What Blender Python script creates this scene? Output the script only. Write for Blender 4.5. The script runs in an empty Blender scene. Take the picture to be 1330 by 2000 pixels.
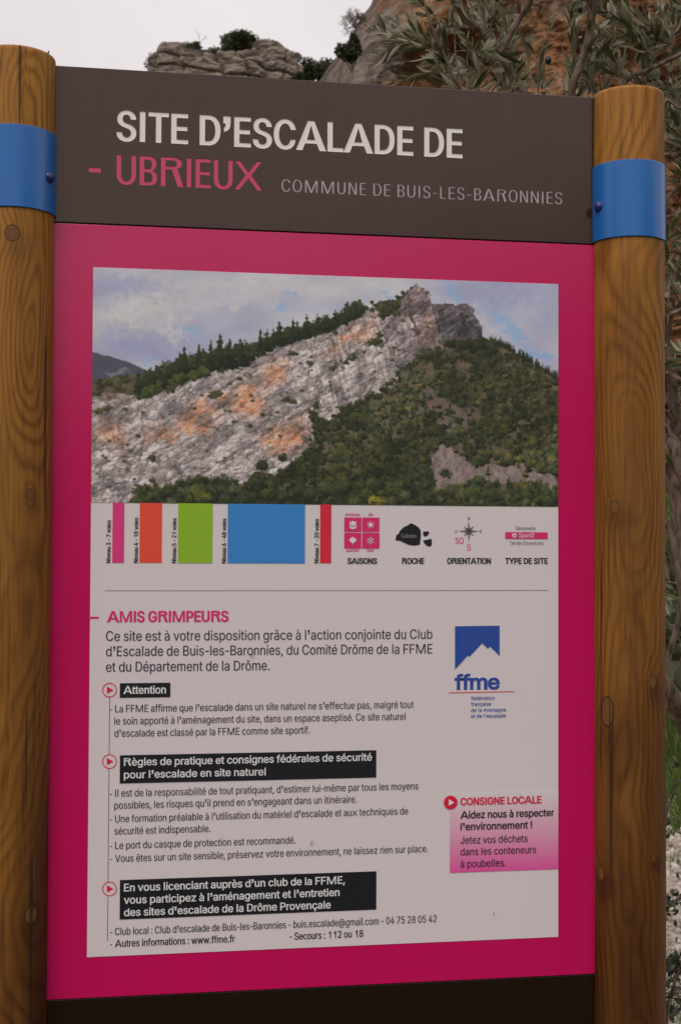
import bpy, math, random
import numpy as np
from mathutils import Vector, Matrix, Quaternion

random.seed(7)
rng = np.random.default_rng(11)
SC = bpy.context.scene
COL = SC.collection

# ---------------------------------------------------------------- camera
F = 2600.0                      # focal length in pixels of the 1330 x 2000 photograph
CX, CY, CZ = 0.14463, -2.54264, 1.5
YAW, PIT, ROL = 0.157082, 0.026051, 0.004284
_c, _s = math.cos(YAW), math.sin(YAW)
FW = Vector((_s*math.cos(PIT), _c*math.cos(PIT), math.sin(PIT)))
_rt = Vector((_c, -_s, 0)); _up = _rt.cross(FW)
RT = _rt*math.cos(ROL) + _up*math.sin(ROL)
UP = _up*math.cos(ROL) - _rt*math.sin(ROL)
CAM = Vector((CX, CY, CZ))
cd = bpy.data.cameras.new('camera'); cam = bpy.data.objects.new('camera', cd); COL.objects.link(cam)
m = Matrix((RT, UP, -FW)).transposed().to_4x4(); m.translation = CAM; cam.matrix_world = m
cd.sensor_fit = 'VERTICAL'; cd.sensor_height = 36; cd.sensor_width = 24
cd.lens = F/2000*36; cd.clip_start = 0.05; cd.clip_end = 2000
cd.dof.use_dof = True; cd.dof.focus_distance = 2.62; cd.dof.aperture_fstop = 13.0
SC.camera = cam
SC.render.resolution_x = 680; SC.render.resolution_y = 1024

# ---------------------------------------------------------------- world: overcast sky, soft sun
w = bpy.data.worlds.new('World'); SC.world = w; w.use_nodes = True
nt = w.node_tree; nt.nodes.clear()
SUN_EL, SUN_AZ = math.radians(56), math.radians(215)
out = nt.nodes.new('ShaderNodeOutputWorld'); bg = nt.nodes.new('ShaderNodeBackground')
sky = nt.nodes.new('ShaderNodeTexSky'); sky.sky_type = 'NISHITA'; sky.sun_disc = False
sky.sun_elevation = SUN_EL; sky.sun_rotation = SUN_AZ
tc = nt.nodes.new('ShaderNodeTexCoord'); nz = nt.nodes.new('ShaderNodeTexNoise')
nz.inputs['Scale'].default_value = 3.2; nz.inputs['Detail'].default_value = 5
cr = nt.nodes.new('ShaderNodeValToRGB')
cr.color_ramp.elements[0].position = 0.3; cr.color_ramp.elements[0].color = (7.3, 6.8, 6.9, 1)
cr.color_ramp.elements[1].position = 0.7; cr.color_ramp.elements[1].color = (9.2, 8.5, 8.5, 1)
mx = nt.nodes.new('ShaderNodeMix'); mx.data_type = 'RGBA'; mx.inputs[0].default_value = 0.96
nt.links.new(tc.outputs['Generated'], nz.inputs['Vector']); nt.links.new(nz.outputs['Fac'], cr.inputs[0])
nt.links.new(sky.outputs[0], mx.inputs[6]); nt.links.new(cr.outputs[0], mx.inputs[7])
nt.links.new(mx.outputs[2], bg.inputs[0]); bg.inputs[1].default_value = 0.1
nt.links.new(bg.outputs[0], out.inputs[0])
sl = bpy.data.lights.new('sun', 'SUN'); sl.energy = 1.7; sl.angle = math.radians(35); sl.color = (1, .88, .84)
sun = bpy.data.objects.new('sun', sl); COL.objects.link(sun)
_d = Vector((math.sin(SUN_AZ)*math.cos(SUN_EL), math.cos(SUN_AZ)*math.cos(SUN_EL), math.sin(SUN_EL)))
sun.rotation_euler = _d.to_track_quat('Z', 'Y').to_euler()
SC.view_settings.view_transform = 'Standard'; SC.view_settings.look = 'None'
SC.view_settings.exposure = 0.0; SC.view_settings.gamma = 1.0

# ---------------------------------------------------------------- helpers
def U(px, py, depth):                      # the place seen at a spot of the photograph, at a given depth
    return CAM + depth*(FW + (px-665)/F*RT + (1000-py)/F*UP)
def B(px, py):                             # a point of the board's plane (y = 0)
    d = FW + (px-665)/F*RT + (1000-py)/F*UP
    p = CAM + d*(-CY/d.y); return p.x, p.z

def tag(o, label=None, cat=None, group=None, kind=None):
    if label: o['label'] = label
    if cat: o['category'] = cat
    if group: o['group'] = group
    if kind: o['kind'] = kind
    return o
def empty(name, loc=(0, 0, 0)):
    o = bpy.data.objects.new(name, None); COL.objects.link(o); o.location = loc; o.empty_display_size = .1; return o
def place(name, me, parent=None, mats=()):
    o = bpy.data.objects.new(name, me); COL.objects.link(o)
    for mt in mats: me.materials.append(mt)
    if parent is not None:
        o.parent = parent
        base = parent
        off = Vector((0, 0, 0))
        while base is not None: off += base.location; base = base.parent
        o.location = -off
    return o
def mesh(name, V, Fc, mat, parent=None, smooth=False):
    me = bpy.data.meshes.new(name)
    me.from_pydata([tuple(v) for v in V] if not isinstance(V, np.ndarray) else V.tolist(), [], Fc if not isinstance(Fc, np.ndarray) else Fc.tolist())
    me.update()
    if smooth: me.polygons.foreach_set('use_smooth', [True]*len(me.polygons))
    return place(name, me, parent, [mat] if mat else [])

def box(name, x0, x1, y0, y1, z0, z1, mat, parent=None, bev=0.0):
    import bmesh
    bm = bmesh.new()
    vs = [bm.verts.new(p) for p in ((x0,y0,z0),(x1,y0,z0),(x1,y1,z0),(x0,y1,z0),(x0,y0,z1),(x1,y0,z1),(x1,y1,z1),(x0,y1,z1))]
    for f in ((0,3,2,1),(4,5,6,7),(0,1,5,4),(1,2,6,5),(2,3,7,6),(3,0,4,7)): bm.faces.new([vs[i] for i in f])
    if bev: bmesh.ops.bevel(bm, geom=bm.edges[:], offset=bev, segments=2, affect='EDGES', profile=.5)
    me = bpy.data.meshes.new(name); bm.to_mesh(me); bm.free()
    return place(name, me, parent, [mat])

def catmull(pts, rad, n=5):
    P = [Vector(p) for p in pts]; out = []; R = []
    P = [P[0]*2-P[1]] + P + [P[-1]*2-P[-2]]; r = [rad[0]] + list(rad) + [rad[-1]]
    for i in range(1, len(P)-2):
        for k in range(n):
            t = k/n
            q = .5*((2*P[i]) + (-P[i-1]+P[i+1])*t + (2*P[i-1]-5*P[i]+4*P[i+1]-P[i+2])*t*t + (-P[i-1]+3*P[i]-3*P[i+1]+P[i+2])*t**3)
            out.append(q); R.append(r[i]*(1-t)+r[i+1]*t)
    out.append(P[-2]); R.append(r[-2]); return out, R
def tube_vf(pts, rad, n=8, V=None, Fc=None, jit=0.0):
    V = [] if V is None else V; Fc = [] if Fc is None else Fc
    up = Vector((0.3, 0.2, 1)).normalized(); b0 = len(V)
    for i, p in enumerate(pts):
        t = (pts[min(i+1, len(pts)-1)] - pts[max(i-1, 0)]).normalized()
        a = t.cross(up)
        if a.length < 1e-4: a = t.cross(Vector((1, 0, 0)))
        a.normalize(); b = t.cross(a); up = -a.cross(t) if False else up
        for k in range(n):
            an = 2*math.pi*k/n; r = rad[i]*(1+random.uniform(-jit, jit))
            V.append(p + a*math.cos(an)*r + b*math.sin(an)*r)
    for i in range(len(pts)-1):
        for k in range(n):
            k2 = (k+1) % n
            Fc.append((b0+i*n+k, b0+i*n+k2, b0+(i+1)*n+k2, b0+(i+1)*n+k))
    Fc.append(tuple(b0+(len(pts)-1)*n+k for k in range(n)))
    return V, Fc

# ---- numpy value noise
def _h(ix, iy, iz, seed):
    n = (ix.astype(np.int64)*73856093) ^ (iy.astype(np.int64)*19349663) ^ (iz.astype(np.int64)*83492791) ^ (seed*2654435761)
    n = (n ^ (n >> 13)) & 0x7fffffff
    n = (n*1274126177) & 0x7fffffff
    n = (n ^ (n >> 16)) & 0xffffff
    return n/float(0xffffff)
def vnoise(x, y, z, seed=0):
    x, y, z = np.broadcast_arrays(np.asarray(x, float), np.asarray(y, float), np.asarray(z, float))
    xi, yi, zi = np.floor(x), np.floor(y), np.floor(z)
    fx, fy, fz = x-xi, y-yi, z-zi
    fx = fx*fx*(3-2*fx); fy = fy*fy*(3-2*fy); fz = fz*fz*(3-2*fz)
    r = 0
    for dx in (0, 1):
        for dy in (0, 1):
            for dz in (0, 1):
                r = r + _h(xi+dx, yi+dy, zi+dz, seed)*(fx if dx else 1-fx)*(fy if dy else 1-fy)*(fz if dz else 1-fz)
    return r*2-1
def fbm(x, y, z=0.0, oct=5, seed=0, gain=.5):
    r = 0; a = 1; t = 0
    for o in range(oct):
        r = r + a*vnoise(np.asarray(x)*2**o+o*17.3, np.asarray(y)*2**o+o*5.1, np.asarray(z)*2**o, seed+o); t += a; a *= gain
    return r/t
def ridged(x, y, z=0.0, oct=5, seed=0):
    r = 0; a = 1; t = 0
    for o in range(oct):
        r = r + a*(1-2*np.abs(vnoise(x*2**o+o*9.7, y*2**o, z*2**o, seed+o))); t += a; a *= .5
    return r/t

# ---- materials
def mat(name, color=(.5, .5, .5), rough=.6, spec=.5, coat=0.0):
    m = bpy.data.materials.new(name); m.use_nodes = True
    b = m.node_tree.nodes['Principled BSDF']
    b.inputs['Base Color'].default_value = (*color, 1); b.inputs['Roughness'].default_value = rough
    b.inputs['Specular IOR Level'].default_value = spec; b.inputs['Coat Weight'].default_value = coat
    return m
def nodes(m):
    t = m.node_tree; return t, t.nodes, t.links, t.nodes['Principled BSDF']
def ramp(t, stops):
    r = t.nodes.new('ShaderNodeValToRGB'); e = r.color_ramp.elements
    while len(e) > 1: e.remove(e[-1])
    e[0].position = stops[0][0]; e[0].color = (*stops[0][1], 1)
    for p, c in stops[1:]:
        k = e.new(p); k.color = (*c, 1)
    return r
def noisetex(t, scale, detail=4, rough=.5, vec=None, dist=0.0):
    n = t.nodes.new('ShaderNodeTexNoise'); n.inputs['Scale'].default_value = scale; n.inputs['Detail'].default_value = detail
    n.inputs['Roughness'].default_value = rough; n.inputs['Distortion'].default_value = dist
    if vec is not None: t.links.new(vec, n.inputs['Vector'])
    return n
def mapping(t, scale=(1, 1, 1), rot=(0, 0, 0)):
    c = t.nodes.new('ShaderNodeTexCoord'); mp = t.nodes.new('ShaderNodeMapping')
    mp.inputs['Scale'].default_value = scale; mp.inputs['Rotation'].default_value = rot
    t.links.new(c.outputs['Object'], mp.inputs['Vector']); return mp.outputs[0]
def bump(t, h, b, strength=.3, dist=.01):
    n = t.nodes.new('ShaderNodeBump'); n.inputs['Strength'].default_value = strength; n.inputs['Distance'].default_value = dist
    t.links.new(h, n.inputs['Height']); t.links.new(n.outputs[0], b.inputs['Normal']); return n
def mixrgb(t, fac, a, b, mode='MIX'):
    n = t.nodes.new('ShaderNodeMix'); n.data_type = 'RGBA'; n.blend_type = mode
    for sock, v in ((n.inputs[0], fac), (n.inputs[6], a), (n.inputs[7], b)):
        if isinstance(v, (int, float)): sock.default_value = v
        elif isinstance(v, tuple): sock.default_value = (*v, 1)
        else: t.links.new(v, sock)
    return n.outputs[2]
def math_(t, op, a, b=None, c=None):
    n = t.nodes.new('ShaderNodeMath'); n.operation = op
    for i, v in enumerate((a, b, c)):
        if v is None: continue
        if isinstance(v, (int, float)): n.inputs[i].default_value = v
        else: t.links.new(v, n.inputs[i])
    return n.outputs[0]

def lin(c): return tuple(((v/255)/12.92 if v/255 <= .04045 else ((v/255+.055)/1.055)**2.4) for v in c)
WH = lin((183, 172, 171))
def ink(c, k=.78):                         # reflectance of a printed colour, against the sheet's white
    l = lin(c); return tuple(min(.9, l[i]/WH[i]*k) for i in range(3))

def rock_mat(name, base, warm, warm_amt, dark, scale=1.0, strata=(1, 1, 3)):
    m = mat(name, base, .9, .2); t, N, L, b = nodes(m)
    v = mapping(t, tuple(scale*s for s in strata)); v2 = mapping(t, (scale, scale, scale))
    n1 = noisetex(t, 1.4, 8, .62, v, .4); n2 = noisetex(t, .35, 5, .6, v2, .6); n3 = noisetex(t, 5, 8, .7, v2)
    c1 = ramp(t, [(.33, dark), (.5, base), (.7, tuple(min(1, x*1.35) for x in base))]); L.new(n1.outputs[0], c1.inputs[0])
    w1 = ramp(t, [(.48-warm_amt*.2, (0, 0, 0)), (.62-warm_amt*.1, (1, 1, 1))]); L.new(n2.outputs[0], w1.inputs[0])
    mxd = mixrgb(t, w1.outputs[0], c1.outputs[0], mixrgb(t, .6, c1.outputs[0], warm))
    c3 = ramp(t, [(.3, (.45, .42, .4)), (.55, (1, 1, 1))]); L.new(n3.outputs[0], c3.inputs[0])
    L.new(mixrgb(t, .8, mxd, c3.outputs[0], 'MULTIPLY'), b.inputs['Base Color'])
    h = math_(t, 'ADD', n1.outputs[0], math_(t, 'MULTIPLY', n3.outputs[0], .5))
    bump(t, h, b, .9, .35/scale); return m

# ---------------------------------------------------------------- terrain
def px_az(px): return YAW + math.atan((px-665)/F)
def terrain_h(x, y):
    x = np.asarray(x, float); y = np.asarray(y, float)
    dx, dy = x-CX, y-CY; r = np.hypot(dx, dy); az = np.arctan2(dx, dy)
    z = .10*fbm(x*.25, y*.25, 0, 3, 3)*np.clip((r-3)/6, 0, 1)
    # grassy bank rising behind the right post
    bank = np.clip((r-9)/14, 0, 1)**1.3*3.2*np.clip(1-np.abs(az-.45)/1.1, 0, 1)
    z = z+bank
    # ridge ahead, crest 92 m away, falling away to the left
    crest = 29.6*np.clip(1-np.clip((-.02-az)/.55, 0, 1), .12, 1)*np.clip(1-(az-.13)/.22, .10, 1)
    crest = np.where(np.abs(az) > 1.9, 0, crest)
    up = np.clip((r-24)/70, 0, 1); up = up*up*(3-2*up)
    back = 1-np.clip((r-94)/160, 0, .55)
    z = z+crest*up*back*(1+.05*fbm(x*.06, y*.06, 0, 4, 9))
    # wooded valley side behind the photographer
    hb = np.clip((r-35)/110, 0, 1)**1.1*(30+12*np.sin(az*3+.7))*np.clip((np.abs(az)-1.3)/.7, 0, 1)
    z = z+hb*(1+.1*fbm(x*.03, y*.03, 0, 4, 21))
    return z
def make_ground():
    nr, na = 230, 300
    r = np.concatenate([[0, .004], .3*(900/.3)**(np.linspace(0, 1, nr-2))])
    a = np.linspace(-math.pi, math.pi, na, endpoint=False)
    Rr, A = np.meshgrid(r, a, indexing='ij')
    X = CX+Rr*np.sin(A); Y = CY+Rr*np.cos(A); Z = terrain_h(X, Y)
    V = np.stack([X.ravel(), Y.ravel(), Z.ravel()], 1)
    i, j = np.meshgrid(np.arange(1, nr-1), np.arange(na), indexing='ij'); j2 = (j+1) % na
    Fc = np.stack([i*na+j, (i+1)*na+j, (i+1)*na+j2, i*na+j2], -1).reshape(-1, 4)
    m = mat('ground_soil', (.1, .1, .05), .95, .15); t, N, L, b = nodes(m)
    g = t.nodes.new('ShaderNodeNewGeometry'); sep = t.nodes.new('ShaderNodeSeparateXYZ'); L.new(g.outputs['Position'], sep.inputs[0])
    n1 = noisetex(t, 1.3, 6, .6, g.outputs['Position']); n2 = noisetex(t, .12, 6, .6, g.outputs['Position']); n3 = noisetex(t, 30, 4, .6, g.outputs['Position'])
    grass = ramp(t, [(.35, (.02, .026, .008)), (.65, (.05, .062, .014))]); L.new(n1.outputs[0], grass.inputs[0])
    scrub = ramp(t, [(.35, (.028, .036, .016)), (.55, (.05, .055, .03)), (.7, (.12, .11, .09))]); L.new(n2.outputs[0], scrub.inputs[0])
    grav = ramp(t, [(.35, (.20, .175, .14)), (.65, (.42, .38, .33))]); L.new(n3.outputs[0], grav.inputs[0])
    ln = t.nodes.new('ShaderNodeVectorMath'); ln.operation = 'DISTANCE'; L.new(g.outputs['Position'], ln.inputs[0]); ln.inputs[1].default_value = (CX, CY, 0)
    dist = math_(t, 'ADD', ln.outputs['Value'], math_(t, 'MULTIPLY', math_(t, 'SUBTRACT', n1.outputs[0], .5), 2.2))
    f1 = math_(t, 'MULTIPLY', math_(t, 'GREATER_THAN', dist, 8.2), 1.0)
    # the gravel strip lies only behind the board; grass and earth on the viewer's side
    f0 = math_(t, 'LESS_THAN', math_(t, 'ADD', sep.outputs[1], math_(t, 'MULTIPLY', n1.outputs[0], .8)), .2)
    f1 = math_(t, 'MAXIMUM', f1, f0)
    f2 = t.nodes.new('ShaderNodeMapRange'); L.new(dist, f2.inputs[0]); f2.inputs[1].default_value = 24; f2.inputs[2].default_value = 32
    c = mixrgb(t, f1, grav.outputs[0], grass.outputs[0]); c = mixrgb(t, f2.outputs[0], c, scrub.outputs[0])
    L.new(c, b.inputs['Base Color']); bump(t, n3.outputs[0], b, .5, .02)
    o = mesh('ground', V, Fc, m, smooth=True); tag(o, kind='structure')
make_ground()

# ---------------------------------------------------------------- cliff on the right
def make_cliff():
    ns, nz_ = 560, 420
    s = np.linspace(0, 1, ns)**1.25; zz = np.linspace(-1.0, 40.0, nz_)
    p0, p1 = U(738, 0, 60), U(640, 165, 60)
    S, Z = np.meshgrid(s, zz, indexing='ij')
    k = (p0.x-p1.x)/(p0.z-p1.z)
    xe = p1.x + (Z-p1.z)*k + .9*fbm(Z*.22, 3.0, 1.0, 4, 5) - 1.05
    wdt = 62.0; arc = S*wdt
    prof = np.exp(-arc/2.2)
    X = xe + arc*(1-.35*np.exp(-arc/3)) ; Y = p0.y + 11*prof + (Z)*.10 - arc*.12
    # big forms: bulges, overhang hollows, ledges
    d = 2.6*fbm(X*.09, Z*.07, 2.0, 3, 31) + 1.3*ridged(X*.22+.5*fbm(X*.2, Z*.2, 0, 3, 8), Z*.13, 1.0, 4, 41) + .5*fbm(X*.8, Z*.55, 0, 5, 51)
    led = Z*.42+X*.10+.6*fbm(X*.15, Z*.15, 5.0, 3, 61); fr = led-np.floor(led)
    d = d + .55*(fr**3) + .25*ridged(X*1.1, Z*2.0, 3.0, 4, 66)
    for px, py, rr, dep in ((905, 95, 2.6, 2.2), (1010, 60, 1.6, 1.0), (850, 150, 1.2, .8), (1290, 60, 2.0, 1.2), (960, 30, 1.5, 1.0)):
        q = U(px, py, 60); d = d - dep*np.exp(-(((X-q.x)/rr)**2+((Z-q.z)/(rr*.55))**2))
    fade = np.clip(arc/1.5, .25, 1)
    Y = Y - d*fade; X = X + .3*fbm(X*.6, Z*.6, 7.0, 4, 71)*fade
    V = np.stack([X.ravel(), Y.ravel(), Z.ravel()], 1)
    i, j = np.meshgrid(np.arange(ns-1), np.arange(nz_-1), indexing='ij')
    Fc = np.stack([i*nz_+j, (i+1)*nz_+j, (i+1)*nz_+j+1, i*nz_+j+1], -1).reshape(-1, 4)
    m = mat('cliff_rock', (.2, .17, .14), .92, .15); t, N, L, b = nodes(m)
    v = mapping(t, (1, 1, .45)); v2 = mapping(t, (1, 1, 1))
    n1 = noisetex(t, .55, 9, .62, v, .6); n2 = noisetex(t, .16, 6, .6, v2, .8); n3 = noisetex(t, 2.2, 8, .7, v2, .3); n4 = noisetex(t, .35, 5, .6, mapping(t, (1.6, 1, .3)), .3); n6 = noisetex(t, 7, 6, .7, mapping(t, (1, 1, .7)), .5)
    grey = ramp(t, [(.3, (.11, .088, .074)), (.5, (.24, .195, .165)), (.7, (.36, .30, .255))]); L.new(n1.outputs[0], grey.inputs[0])
    warm = ramp(t, [(.3, (.10, .045, .02)), (.48, (.29, .14, .062)), (.7, (.46, .29, .17))]); L.new(n1.outputs[0], warm.inputs[0])
    sx = t.nodes.new('ShaderNodeSeparateXYZ'); L.new(v2, sx.inputs[0])
    qa, qb = U(760, 80, 60).x, U(880, 80, 60).x
    ef = t.nodes.new('ShaderNodeMapRange'); L.new(sx.outputs[0], ef.inputs[0]); ef.inputs[1].default_value = qa; ef.inputs[2].default_value = qb
    wf = t.nodes.new('ShaderNodeMapRange'); L.new(math_(t, 'ADD', n2.outputs[0], math_(t, 'MULTIPLY', ef.outputs[0], .22)), wf.inputs[0]); wf.inputs[1].default_value = .52; wf.inputs[2].default_value = .66
    c = mixrgb(t, wf.outputs[0], grey.outputs[0], warm.outputs[0])
    st = ramp(t, [(.36, (.35, .33, .32)), (.5, (1, 1, 1))]); L.new(n4.outputs[0], st.inputs[0])
    c = mixrgb(t, .75, c, st.outputs[0], 'MULTIPLY')
    sp = ramp(t, [(.33, (.4, .37, .35)), (.5, (1, 1, 1))]); L.new(n3.outputs[0], sp.inputs[0])
    c = mixrgb(t, .7, c, sp.outputs[0], 'MULTIPLY'); s6 = ramp(t, [(.34, (.42, .38, .35)), (.48, (1, 1, 1)), (.66, (1.3, 1.27, 1.22))]); L.new(n6.outputs[0], s6.inputs[0]); c = mixrgb(t, .7, c, s6.outputs[0], 'MULTIPLY'); L.new(c, b.inputs['Base Color'])
    bump(t, math_(t, 'ADD', n1.outputs[0], math_(t, 'MULTIPLY', n3.outputs[0], .35)), b, 1.0, .9)
    o = mesh('cliff', V, Fc, m, smooth=False); tag(o, kind='structure')
make_cliff()

# ---------------------------------------------------------------- outcrop of boulders on the ridge
OD = 88.0
def make_outcrop():
    root = empty('rock_outcrop', U(450, 170, OD)); tag(root, kind='structure')
    m = rock_mat('limestone', (.27, .232, .198), (.38, .31, .24), .3, (.085, .066, .053), .9, (.8, .8, 2.4))
    px = OD/F
    # centre x, centre y, half width, half height (photo pixels), tilt
    L_ = [(350, 133, 46, 42, .05), (318, 150, 30, 42, -.25), (392, 138, 46, 36, .1), (374, 106, 24, 16, .3), (430, 140, 44, 33, 0), (470, 150, 46, 40, .05), (455, 118, 30, 16, .05),
          (520, 122, 26, 36, .1), (538, 116, 28, 28, .25), (555, 132, 36, 34, .3), (580, 160, 34, 34, .5), (500, 165, 60, 36, 0), (400, 172, 90, 34, 0), (347, 98, 20, 9, 0), (540, 150, 40, 30, .1)]
    import bmesh
    for n, (cx, cy, hw, hh, tl) in enumerate(L_):
        bm = bmesh.new(); bmesh.ops.create_cube(bm, size=2)
        bmesh.ops.subdivide_edges(bm, edges=bm.edges[:], cuts=34, use_grid_fill=True)
        C = U(450+(cx-450)*.93, cy+4, OD + (0 if cy < 130 else -.6) + rng.uniform(-.5, .5)); V = np.array([v.co[:] for v in bm.verts])
        d = np.linalg.norm(V, axis=1, keepdims=True); V = V*.45 + V/d*.78
        V = V*np.array([hw*px*.86, hw*px*.8, hh*px])
        c, s = math.cos(tl), math.sin(tl); V[:, [0, 2]] = np.stack([V[:, 0]*c+V[:, 2]*s, -V[:, 0]*s+V[:, 2]*c], 1)
        W_ = V + np.array(C)
        nn = V/np.linalg.norm(V, axis=1, keepdims=True)
        dd = .62*fbm(W_[:, 0]*.5, W_[:, 1]*.5, W_[:, 2]*.8, 5, 100) + .16*ridged(W_[:, 0]*.8, W_[:, 1]*.8, W_[:, 2]*1.8, 4, 140)
        led = W_[:, 2]*1.15 + .15*W_[:, 0] + .5*fbm(W_[:, 0]*.4, W_[:, 1]*.4, W_[:, 2]*.2, 3, 120); fr = led-np.floor(led)
        dd = dd - .38*np.exp(-((fr-.5)/.08)**2)
        vc = W_[:, 0]*.55+.35*W_[:, 1]+.9*fbm(W_[:, 0]*.3, W_[:, 1]*.3, W_[:, 2]*.5, 3, 150); vf_ = vc-np.floor(vc); dd = dd - .34*np.exp(-((vf_-.5)/.06)**2)+.16*(np.floor(2.5*fbm(W_[:, 0]*.9, W_[:, 1]*.9, W_[:, 2]*1.3, 2, 160))/2.5)+.10*fbm(W_[:, 0]*3, W_[:, 1]*3, W_[:, 2]*4, 4, 170)
        W_ = W_ + nn*dd[:, None]*np.array([1, 1, .7])
        for v, p in zip(bm.verts, W_): v.co = p
        me = bpy.data.meshes.new('boulder'); bm.to_mesh(me); bm.free()
        place('boulder', me, root, [m])
make_outcrop()

# ---------------------------------------------------------------- foliage
def leafy_mat(name, c0, c1, back=None, rough=.55, spec=.35, scale=3.0):
    m = mat(name, c0, rough, spec); t, N, L, b = nodes(m)
    oi = t.nodes.new('ShaderNodeObjectInfo'); g = t.nodes.new('ShaderNodeNewGeometry')
    n = noisetex(t, scale, 3, .6, g.outputs['Position'])
    f = math_(t, 'ADD', math_(t, 'MULTIPLY', oi.outputs['Random'], .5), math_(t, 'MULTIPLY', math_(t, 'SUBTRACT', n.outputs[0], .25), 1.1))
    f = math_(t, 'MULTIPLY', f, .85)
    c = mixrgb(t, f, c0, c1)
    if back: c = mixrgb(t, g.outputs['Backfacing'], c, back)
    L.new(c, b.inputs['Base Color'])
    tr = t.nodes.new('ShaderNodeBsdfTranslucent'); L.new(c, tr.inputs[0]); ms = t.nodes.new('ShaderNodeMixShader'); ms.inputs[0].default_value = .22
    L.new(b.outputs[0], ms.inputs[1]); L.new(tr.outputs[0], ms.inputs[2]); L.new(ms.outputs[0], N['Material Output'].inputs['Surface'])
    return m
bark = mat('grey_brown_bark', (.1, .08, .065), .9, .2)
t, N, L, b_ = nodes(bark); v = mapping(t, (1, 1, .35)); n1 = noisetex(t, 60, 6, .6, v, .5); r_ = ramp(t, [(.35, (.07, .05, .038)), (.65, (.26, .20, .155))]); L.new(n1.outputs[0], r_.inputs[0])
L.new(r_.outputs[0], b_.inputs['Base Color']); bump(t, n1.outputs[0], b_, .7, .004)
dark_green = leafy_mat('dark_green_leaves', (.032, .04, .017), (.085, .095, .04), scale=.9)
dull_green = leafy_mat('dull_green_leaves', (.05, .055, .028), (.10, .10, .05), scale=.9)

def bush(name, px, py, hw, hh, depth, m, n, label, leaf=.16, group=None, stem=True):
    base = U(px, py+hh, depth); root = empty(name, base); tag(root, label, 'bush', group)
    k = depth/F; V = []; Fc = []
    lobes = [(rng.normal(0, .42), rng.normal(0, .45), rng.uniform(-.55, .6), rng.uniform(.3, .55)) for _ in range(16)]
    C = U(px, py, depth)
    for i in range(n):
        lo = lobes[i % len(lobes)]; d = rng.normal(size=3); d /= np.linalg.norm(d); rr = lo[3]*rng.uniform(.45, 1.08)
        p = np.array([lo[0]+d[0]*rr, lo[1]+d[1]*rr, lo[2]+d[2]*rr])*np.array([hw*k, hw*k, hh*k])*.95 + np.array(C)
        a = rng.normal(size=3); a /= np.linalg.norm(a); b2 = np.cross(a, rng.normal(size=3)); b2 /= np.linalg.norm(b2)
        l = leaf*rng.uniform(.5, 1.3); q = len(V)
        V += [p-a*l*.6, p+b2*l*.32, p+a*l*.6, p-b2*l*.32]; Fc.append((q, q+1, q+2, q+3))
    o = mesh('foliage', np.array(V), np.array(Fc), m, root); o['kind'] = 'stuff'
    V = []; Fc = []
    for j in range(7):
        e = lobes[j]; P0 = base-Vector((0, 0, .3)); P1 = C+Vector((e[0]*hw*k, e[1]*hw*k, e[2]*hh*k))
        tube_vf([P0, P0.lerp(P1, .5)+Vector((rng.normal()*.08, 0, .05)), P1], [.05, .035, .012], 5, V, Fc)
    mesh('stem', V, Fc, bark, root)
bush('bush', 478, 92, 56, 30, OD+.8, dark_green, 8500, 'dark green bush growing between two grey boulders on the ridge')
bush('bush', 622, 142, 44, 30, OD-3, dark_green, 5600, 'dark bush in the dip between rock outcrop and cliff foot')
bush('bush', 658, 152, 36, 24, OD-8, dull_green, 4400, 'olive green bush against the left foot of the brown cliff')
bush('bush', 688, 92, 20, 36, 58, dark_green, 2600, 'narrow dark shrub clinging to the cliff edge below the bare tree')
bush('bush', 303, 122, 17, 22, OD+1, dull_green, 1000, 'small sparse shrub at the far left end of the rock outcrop', .13)
bush('bush', 378, 90, 20, 9, OD-2, dark_green, 800, 'flat dark tuft of scrub on top of the leftmost boulder', .12)
bush('bush', 416, 103, 20, 15, OD-1.5, dull_green, 800, 'thin grey green scrub in the notch left of the largest bush', .12)

def bare_tree(name, px, py, hgt, depth, label, spread=.5, n0=6, levels=4, r0=.05):
    base = U(px, py, depth); root = empty(name, base); tag(root, label, 'bare tree')
    V, Fc = tube_vf([base-Vector((0, 0, .5)), base+Vector((0, 0, hgt*.25)), base+Vector((.02, 0, hgt*.4))], [r0, r0*.85, r0*.7], 6)
    mesh('trunk', V, Fc, bark, root); V = []; Fc = []
    def grow(p, d, l, r, lv):
        q = p+d*l*.5+Vector(rng.normal(size=3))*l*.06; e = q+d*l*.5+Vector(rng.normal(size=3))*l*.08
        tube_vf([p, q, e], [r, r*.8, r*.6], 4, V, Fc)
        if lv == 0: return
        for _ in range(rng.integers(2, 5)):
            nd = (d+Vector(rng.normal(size=3))*spread); nd.z += .12; nd.normalize(); grow(p.lerp(e, rng.uniform(.5, 1)), nd, l*rng.uniform(.55, .85), r*.62, lv-1)
    for i in range(n0):
        an = 2*math.pi*i/n0; d = Vector((math.cos(an)*.8, math.sin(an)*.8, .75)).normalized()
        grow(base+Vector((0, 0, hgt*rng.uniform(.15, .4))), d, hgt*.26, r0*.6, levels)
    mesh('branches', V, Fc, bark, root)
bare_tree('bare_tree', 694, 72, 1.35, 58, 'leafless round tree standing out against the sky on the cliff edge', .55, 8, 5, .05)
bare_tree('bare_shrub', 392, 98, 1.5, OD, 'leafless wispy shrub rising behind the leftmost boulder', .3, 3, 2, .02)
bare_tree('bare_shrub', 572, 128, 1.2, OD, 'leafless wispy shrub on the right shoulder of the rock outcrop', .5, 4, 3, .02)

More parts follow.
